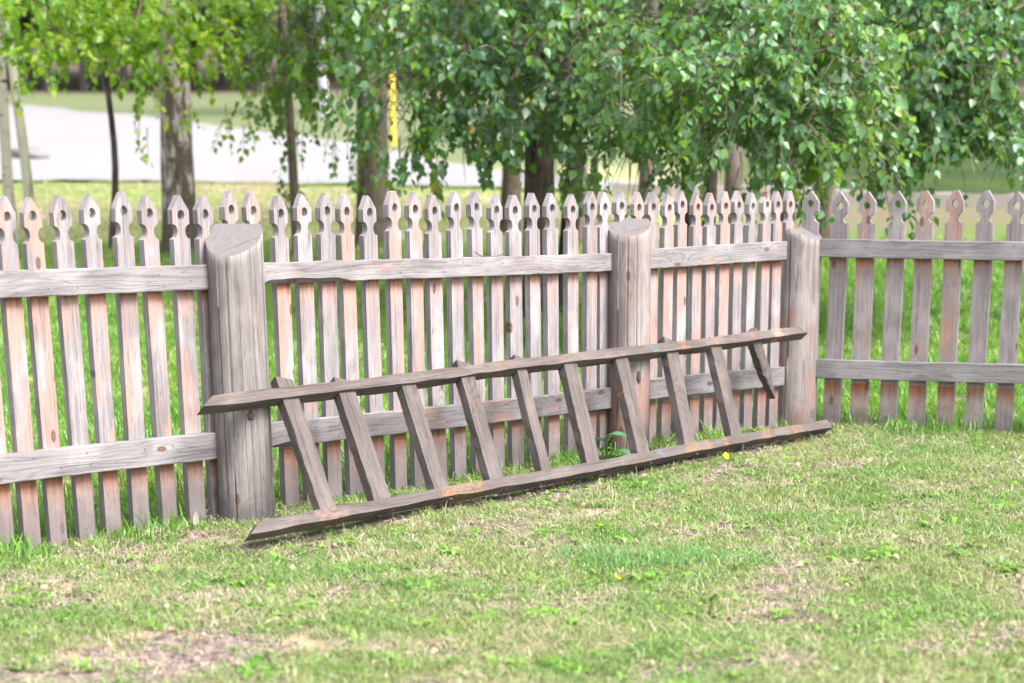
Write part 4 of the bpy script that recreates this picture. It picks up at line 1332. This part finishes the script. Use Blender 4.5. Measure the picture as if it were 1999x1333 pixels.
# lusher fine bladed clump in the middle of the lawn
G_c = blade_mat('fine_blue_grass', (.09, .27, .06), (.26, .50, .14), .4)
cq = on_ground(1300, 1098)
vc, fc = patch(np.arange(cq[0] - 1.2, cq[0] + 1.2, .05), np.arange(cq[1] - .6, cq[1] + .6, .05), lambda x, y: (((x - cq[0]) / .40) ** 2 + ((y - cq[1]) / .17) ** 2 < 1) | (((x - cq[0] + .17) / .16) ** 2 + ((y - cq[1] - .06) / .16) ** 2 < 1))
scatter('fine_grass', vc, fc, [tuft('fg%d' % k, 34, .048, .0026, .06, .8, G_c) for k in range(3)], 520, .6, 1.3, 'thick clump of finer blue green grass in the middle of the lawn', 5, .3, .5, .4, seed=15)
wb_ = [rosette('wb%d' % k, 6, .055, .020, G_w, .8) for k in range(3)]
scatter('lawn_weeds', vs_, fs_, wb_, 16, .6, 1.2, 'larger dandelion rosettes spread through the lawn', 2.0, .40, .62, .15, seed=16)
sk = [tuft('sk%d' % k, 3, .085, .0016, .03, .5, G_d) for k in range(2)]
scatter('dry_stalks', vs_, fs_, sk, 26, .6, 1.3, 'thin pale dry grass stalks standing in the lawn', 1.5, .4, .6, .2, seed=17)
# meadow behind
vm, fm = patch(np.arange(-8, 9, .4), np.arange(6.5, 21, .4), lambda x, y: (~ours(x, y, .05)) & (np.abs(x) < y * .36 + .8))
mt = [tuft('m%d' % k, 26, .07 + .025 * k, .006, .09, .7, G_b) for k in range(3)]
scatter('meadow_grass', vm, fm, mt, 130, .6, 1.3, 'fresh green meadow grass behind the fence', .8, .3, .55, .35, seed=6)
vm2, fm2 = patch(np.arange(-10, 9, .4), np.arange(17.5, 31, .4), lambda x, y: (x < .9) & (np.abs(x) < y * .36 + .8))
mt2 = [tuft('n%d' % k, 22, .05 + .015 * k, .009, .12, .7, G_m) for k in range(3)]
scatter('meadow_grass', vm2, fm2, mt2, 60, .7, 1.3, 'pale green meadow grass by the road edge', .5, .3, .6, .35, seed=8)

# ------------------------------------------------------------------ small things
def leaf_flat(name, px, py, L, wd, mat, label, cat, lift=.02, rot=None, tilt=(.2, .1), curl=.25):
    V_, F_ = [], []
    n = 8
    for k in range(n + 1):
        t = k / n
        ww = wd / 2 * math.sin(math.pi * min(1, .04 + t * .96)) ** .8
        z = curl * L * (t - .5) ** 2
        for q in (-1, 0, 1): V_.append((ww * q, L * (t - .5), z + abs(q) * .15 * wd * .5))
    for k in range(n):
        for q in (0, 1):
            F_.append((k * 3 + q, k * 3 + q + 1, k * 3 + q + 4, k * 3 + q + 3))
    o = mesh_obj(name, V_, F_, mat, smooth=True)
    p = on_ground(px, py, lift)
    o.location = tuple(p); o.rotation_euler = (tilt[0], tilt[1], rot if rot is not None else random.random() * 6)
    tag(o, label, cat)
    return o

def flat_col(name, c1, c2):
    g = G(name); Pn_ = g.t.nodes.new('ShaderNodeTexCoord').outputs['Object']
    g.col(g.mix(g.noise(Pn_, 60, 3, .6), c1, c2)); return g.m
Y1 = flat_col('yellow_leaf', (.66, .52, .015), (.55, .40, .015)); Pl = flat_col('pale_leaf', (.46, .44, .26), (.36, .33, .2)); Rd = flat_col('red_leaf', (.16, .015, .02), (.26, .04, .03)); Gp = flat_col('grey_green_leaf', (.24, .31, .19), (.17, .25, .13)); Dr = flat_col('dry_grey_leaf', (.33, .30, .285), (.2, .18, .175))
leaf_flat('fallen_leaf', 1417, 890, .040, .032, Y1, 'bright yellow leaf on the grass below the right end of the ladder', 'leaf', .035, .4, (.9, .2))
leaf_flat('fallen_leaf', 1206, 1128, .036, .028, Y1, 'bright yellow leaf in the middle of the lawn', 'leaf', .022, 1.2, (.5, .2))
leaf_flat('fallen_leaf', 572, 1107, .026, .016, Pl, 'pale cream leaf standing in the lawn left of centre', 'leaf', .02, .2, (.9, 0))
leaf_flat('fallen_leaf', 1977, 1079, .02, .016, Rd, 'dark red leaf near the right edge of the lawn', 'leaf', .02, .9, (.6, .2))
leaf_flat('fallen_leaf', 1957, 1092, .045, .02, Gp, 'pale grey green leaf beside the dark red leaf', 'leaf', .025, -.4, (.8, .1))
leaf_flat('fallen_leaf', 1938, 873, .022, .02, Pl, 'small cream leaf on the lawn below the right fence', 'leaf', .02, .9, (.7, .2))
leaf_flat('fallen_leaf', 1636, 1306, .05, .018, Dr, 'grey dry leaf at the bottom edge right of centre', 'leaf', .02, 1.3, (.2, .1))
leaf_flat('fallen_leaf', 1480, 912, .10, .03, Dr, 'grey dead leaf on the bare patch below the ladder end', 'leaf', .015, 1.5, (.1, .1))
# broad-leaved weed behind the ladder at the middle post
Bd = leaf_mat('burdock_leaf', (.07, .19, .10), (.12, .27, .15), .3, gloss=.3)
def broad_plant(name, base, leaves, label):
    root = empty(name, base); tag(root, label, 'plant')
    for (dx, dy, dz, L, wd, az, dip) in leaves:
        V_, F_ = [], []
        n = 7
        for k in range(n + 1):
            t = k / n; ww = wd / 2 * (math.sin(math.pi * (.08 + .92 * t)) ** .7 if t < 1 else .02)
            z = dz + dip * L * t - .35 * L * t * t
            x, y = dx + math.cos(az) * L * t, dy + math.sin(az) * L * t
            sx, sy = -math.sin(az), math.cos(az)
            for q in (-1, -.5, 0, .5, 1): V_.append((x + sx * ww * q, y + sy * ww * q, z + abs(q) * .22 * ww + .006 * math.sin(9 * t + 5 * q)))
        for k in range(n):
            for q in range(4): F_.append((k * 5 + q, k * 5 + q + 1, k * 5 + q + 6, k * 5 + q + 5))
        mesh_obj('leaf', V_, F_, Bd, root, smooth=True)
        v, f = tube([(0, 0, -.02), (dx * .6, dy * .6, dz * .6), (dx, dy, dz)], [.005, .004, .003], 6); mesh_obj('stalk', v, f, Bd, root, smooth=True)
    return root
p = on_ground(1185, 902)
broad_plant('broad_leaved_weed', tuple(p), [(0, 0, .12, .17, .11, .1, .15), (-.01, 0, .10, .10, .08, 2.6, .2), (.02, -.03, .05, .13, .09, -.6, .2), (-.03, -.02, .06, .10, .08, -2.3, .3)],
            'broad blue green leaves of a weed at the foot of the middle post')
p = on_ground(158, 1048)
broad_plant('plantain', tuple(p), [(.005, -.01, .05, .085, .05, .9, 1.1)], 'single green upright leaf in front of the left pickets')
leaf_flat('dry_leaf', 381, 1014, .075, .022, Dr, 'pale dry leaf standing against the thick left post', 'leaf', .03, .3, (1.2, .2))
# bent dry twig caught on the rail
pts_ = [vplane(P0, AZ1, x, y, ROFF) for x, y in [(926, 491), (940, 500), (957, 502), (975, 499), (990, 490)]]
v, f = tube([q - pts_[0] for q in pts_], [.002, .0028, .0028, .0024, .0014], 6)
tw = mesh_obj('twig', v, f, m_twig, smooth=True); tw.location = tuple(pts_[0]); tag(tw, 'thin curved dry twig caught on the upper rail', 'twig')
